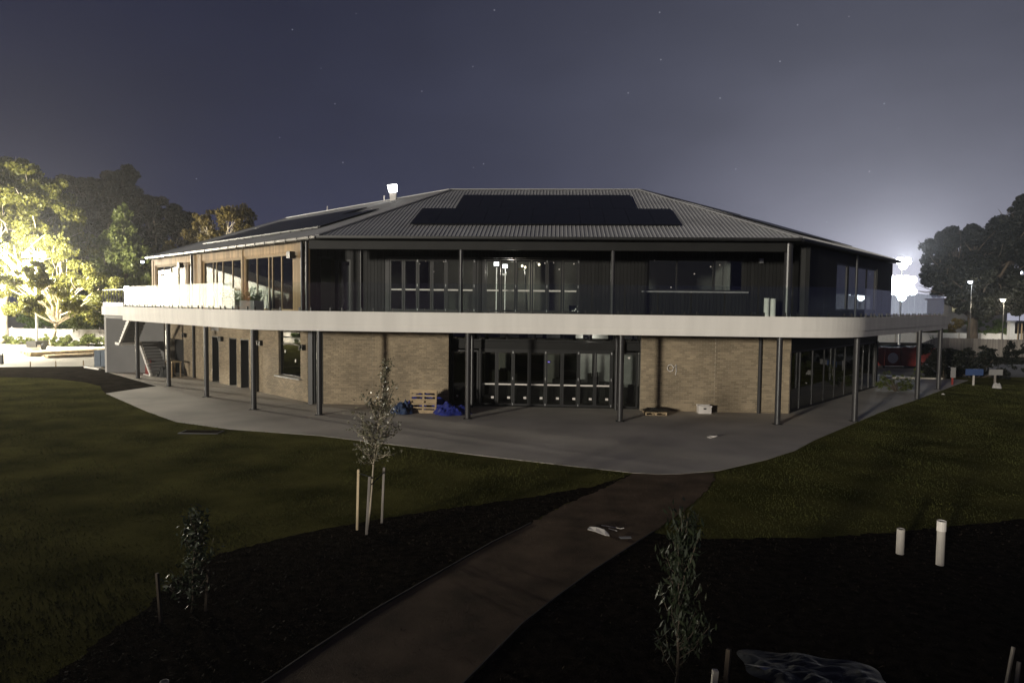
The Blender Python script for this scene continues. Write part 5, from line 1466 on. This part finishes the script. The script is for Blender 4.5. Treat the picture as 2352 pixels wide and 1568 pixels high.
def sapling(name, label, base, top, height, clusters, nleaf, lsz, lm, bark, r0=.022, cat='tree', asp=.5, dr=None):
    """Young tree: thin leader, ascending twigs, separate leaves set along the twigs."""
    t = thing(name, label, cat, base)
    b, tp = Vector(base), Vector(top)
    mb = MB(); n = 8
    ld_ = [b.lerp(tp, i / n) + Vector((math.sin(i * 1.3) * .02, math.cos(i * 1.7) * .02, 0)) for i in range(n + 1)]
    mb.tube(ld_, [r0 * (1 - .75 * i / n) for i in range(n + 1)], 7)
    C, Nn = [], []
    for (f0, dx, dy, f1, cnt) in clusters:
        p = b.lerp(tp, f0); q = b.lerp(tp, f1) + Vector((dx, dy, 0))
        mb.tube([p, p.lerp(q, .5) + Vector((dx * .12, dy * .12, -.03)), q], [r0 * .4, r0 * .28, r0 * .12], 5)
        for _ in range(cnt):
            f = random.uniform(.3, 1.08)
            c = p.lerp(q, f) + Vector((random.gauss(0, .055), random.gauss(0, .055), random.gauss(0, .06)))
            C.append(c[:]); Nn.append((random.gauss(0, 1), random.gauss(0, 1) - .3, random.gauss(.5, .8)))
    mb.build('trunk', bark, t, smooth=True)
    C = np.array(C); Nn = np.array(Nn)
    link('crown', quadcloud('crown', C, Nn, lsz * RNG.uniform(.6, 1.3, len(C)), asp, dr), lm, t)
    return t
random.seed(12)
cls = []
for i in range(34):
    f = .40 + .0095 * i + random.uniform(-.03, .03); a_ = random.uniform(0, 6.28); r_ = random.uniform(.15, .52) * (1.15 - .5 * (f - .4))
    cls.append((f, math.cos(a_) * r_ - .02, math.sin(a_) * r_, f + random.uniform(.05, .13), 34))
cls += [(.70, .22, 0, .86, 60), (.66, .18, .05, .78, 40), (.86, .02, 0, .99, 70), (.88, .06, .02, 1.01, 60), (.78, 0, .03, .88, 24), (.55, .42, .05, .60, 26), (.45, .45, .0, .47, 12), (.5, -.38, 0, .66, 60), (.52, -.36, .05, .60, 40)]
sapling('staked_sapling', 'slender staked sapling with shiny grey green leaves in front of the brick wall', (-2.92, 13.75, G0), (-2.56, 13.75, 3.42), 3.4, cls, 0, .072, 'leaf_young', 'pale_bark')
o = MB().tube([(-3.10, 13.75, 1.17), (-2.84, 13.7, 1.10), (-2.80, 13.74, 1.06)], .012, 5).build('tree_tie', 'black_rubber'); tag(o, 'black strap from the leftmost stake to the sapling', 'strap', 'black straps on the sapling')
o = MB().tube([(-2.66, 14.18, 1.08), (-2.78, 13.8, .98), (-2.83, 13.5, .96)], .012, 5).build('tree_tie', 'black_rubber'); tag(o, 'black strap from the right hand stake round the sapling', 'strap', 'black straps on the sapling')
cls = []
for i in range(34):
    f = .18 + .024 * i; a_ = random.uniform(0, 6.28); r_ = random.uniform(.1, .5) * (1.2 - 1.05 * f)
    cls.append((max(.1, f - .08), math.cos(a_) * r_, math.sin(a_) * r_, min(1.02, f + .08), 26))
sapling('bushy_sapling', 'dark bushy sapling with broad leaves at the lower left', (-4.72, 9.93, G0), (-4.62, 9.9, 1.50), 1.5, cls, 0, .10, 'leaf_shrub', 'bark', .02, asp=.36)
stake('tree_stake', 'dark stake left of the bushy lower left sapling', (-4.99, 9.58, G0 - .1), (-5.05, 9.6, .72), .04, 'bark', 'stakes by the lower left sapling')
stake('tree_stake', 'dark stake right of the bushy lower left sapling', (-4.55, 10.0, G0 - .1), (-4.5, 10.0, .62), .035, 'bark', 'stakes by the lower left sapling')
cls = []
for i in range(44):
    f = .22 + .0175 * i; a_ = random.uniform(0, 6.28); r_ = random.uniform(.08, .46) * (1.15 - .75 * f)
    cls.append((max(.12, f - .1), math.cos(a_) * r_, math.sin(a_) * r_, min(1.02, f + .07), 24))
sapling('bushy_sapling', 'tall leafy sapling beside the path at the bottom right', (1.97, 7.86, G0), (2.05, 7.86, 2.20), 2.2, cls, 0, .115, 'leaf_shrub', 'bark', .02, asp=.26, dr=np.array([0, 0, 1.0]))
stake('tree_stake', 'dim timber stake right of the path sapling', (2.5, 7.7, G0 - .1), (2.58, 7.8, .62), .05, 'bark', 'stakes by the path sapling')
stake('tree_stake', 'short pale stake with a split top right of the path sapling', (2.36, 7.7, G0 - .1), (2.40, 7.7, .42), .06, 'pvc', 'stakes by the path sapling')
stake('tree_stake', 'left of the two thin leaning stakes at the lower right corner', (5.97, 8.0, G0 - .1), (6.1, 8.05, .56), .03, 'grey_timber', 'stakes at the lower right corner')
stake('tree_stake', 'right of the two thin leaning stakes at the lower right corner', (6.06, 7.95, G0 - .1), (6.14, 8.0, .40), .035, 'grey_timber', 'stakes at the lower right corner')
def pipe(label, x, y, h, r_, grp):
    t = thing('pvc_pipe', label, 'pipe', (x, y, G0), group=grp)
    mb = MB(); n = 16; V = []
    for z, rr in ((G0 - .1, r_), (h, r_), (h, r_ * .88), (h - .25, r_ * .88)):
        V += [(x + rr * math.cos(k / n * 6.2832), y + rr * math.sin(k / n * 6.2832), z) for k in range(n)]
    mb.add(V, [(j * n + k, j * n + (k + 1) % n, (j + 1) * n + (k + 1) % n, (j + 1) * n + k) for j in range(3) for k in range(n)] + [tuple(range(3 * n, 4 * n))])
    mb.build('tube', 'pvc', t, smooth=False)
    return t
pipe('shorter of the two white pipes standing up in the right garden bed', 7.41, 12.74, .47, .07, 'white pipes in the right bed')
t = pipe('taller of the two white pipes standing up in the right garden bed', 7.83, 12.2, .79, .068, 'white pipes in the right bed')
MB().tube([(7.83, 12.2, .62), (7.83, 12.2, .80)], .078, 16, cap=False).build('collar', 'white_plastic', t)
pipe('stub of a white pipe at the bottom edge left of the path', -4.09, 7.9, .10, .05, 'white pipes in the left bed')
# scraps on the path, plastic sheet in the right bed
def foldsheet(name, label, pts, th, m_, cat='scrap'):
    mb = MB(); n = len(pts) // 2
    V = [Vector(p) for p in pts]; U = [v + Vector((0, 0, th)) for v in V]
    mb.v = [tuple(v) for v in V] + [tuple(v) for v in U]; N_ = len(V)
    for i in range(n - 1):
        a_, b_, c_, d_ = 2 * i, 2 * i + 1, 2 * i + 3, 2 * i + 2
        mb.f += [(a_, d_, c_, b_), (N_ + a_, N_ + b_, N_ + c_, N_ + d_), (a_, N_ + a_, N_ + d_, d_), (b_, c_, N_ + c_, N_ + b_)]
    mb.f += [(0, 1, N_ + 1, N_), (N_ - 2, 2 * N_ - 2, 2 * N_ - 1, N_ - 1)]
    o = mb.build(name, m_); tag(o, label, cat); return o
z = G0 + .03
foldsheet('white_offcut', 'bent white offcut lying on the gravel path', [(1.66, 14.02, z), (1.60, 13.86, z), (1.78, 13.85, z + .05), (1.74, 13.70, z + .01), (1.92, 13.66, z + .06), (1.92, 13.50, z), (1.99, 13.58, z + .02), (2.0, 13.48, z)], .012, 'white_plastic')
o = MB().tube([(1.93, 14.15, z), (2.1, 14.0, z + .02), (2.3, 13.95, z), (2.36, 13.9, z + .03)], .009, 5).build('wire_offcut', 'white_plastic'); tag(o, 'thin pale wire lying on the path beyond the white offcut', 'wire')
o = MB().tube([(2.05, 13.95, z), (2.2, 13.8, z)], .009, 5).build('wire_offcut', 'white_plastic'); tag(o, 'short pale wire on the path nearest the white offcut', 'wire')
foldsheet('grey_offcut', 'small flat grey offcut on the path right of the white one', [(2.18, 13.42, z), (2.2, 13.32, z), (2.42, 13.44, z), (2.42, 13.34, z)], .012, 'galv')
heap('plastic_sheet', 'dark plastic sheet spread on the bed at the bottom right', 'sheet', (3.85, 8.35, G0), .85, .62, .07, 'grey_sheet', 51, rotz=R(-20), flat=6, rough=.8)
foldsheet('curled_edge', 'curled pale strip along the left edge of the dark plastic sheet', [(3.05, 8.6, z), (3.2, 8.5, z + .02), (3.18, 8.45, z + .04), (3.32, 8.42, z + .05), (3.34, 8.3, z), (3.45, 8.32, z + .03)], .008, 'galv', 'strip')

# ================================================================== night air
hb = MB().box(-310, 310, -45, 370, -2.2, 32)
hz_m = bpy.data.materials.new('haze'); hz_m.use_nodes = True
hn = hz_m.node_tree.nodes; hn.clear()
ho = hn.new('ShaderNodeOutputMaterial'); pv = hn.new('ShaderNodeVolumePrincipled')
pv.inputs['Color'].default_value = (.95, .96, 1.0, 1); pv.inputs['Density'].default_value = 0.00034; pv.inputs['Anisotropy'].default_value = 0.55
hz_m.node_tree.links.new(pv.outputs[0], ho.inputs['Volume'])
MATS['haze'] = hz_m
hzo = hb.build('haze', 'haze', kind='stuff')
tag(hzo, 'thin night haze glowing around the floodlights', 'haze')
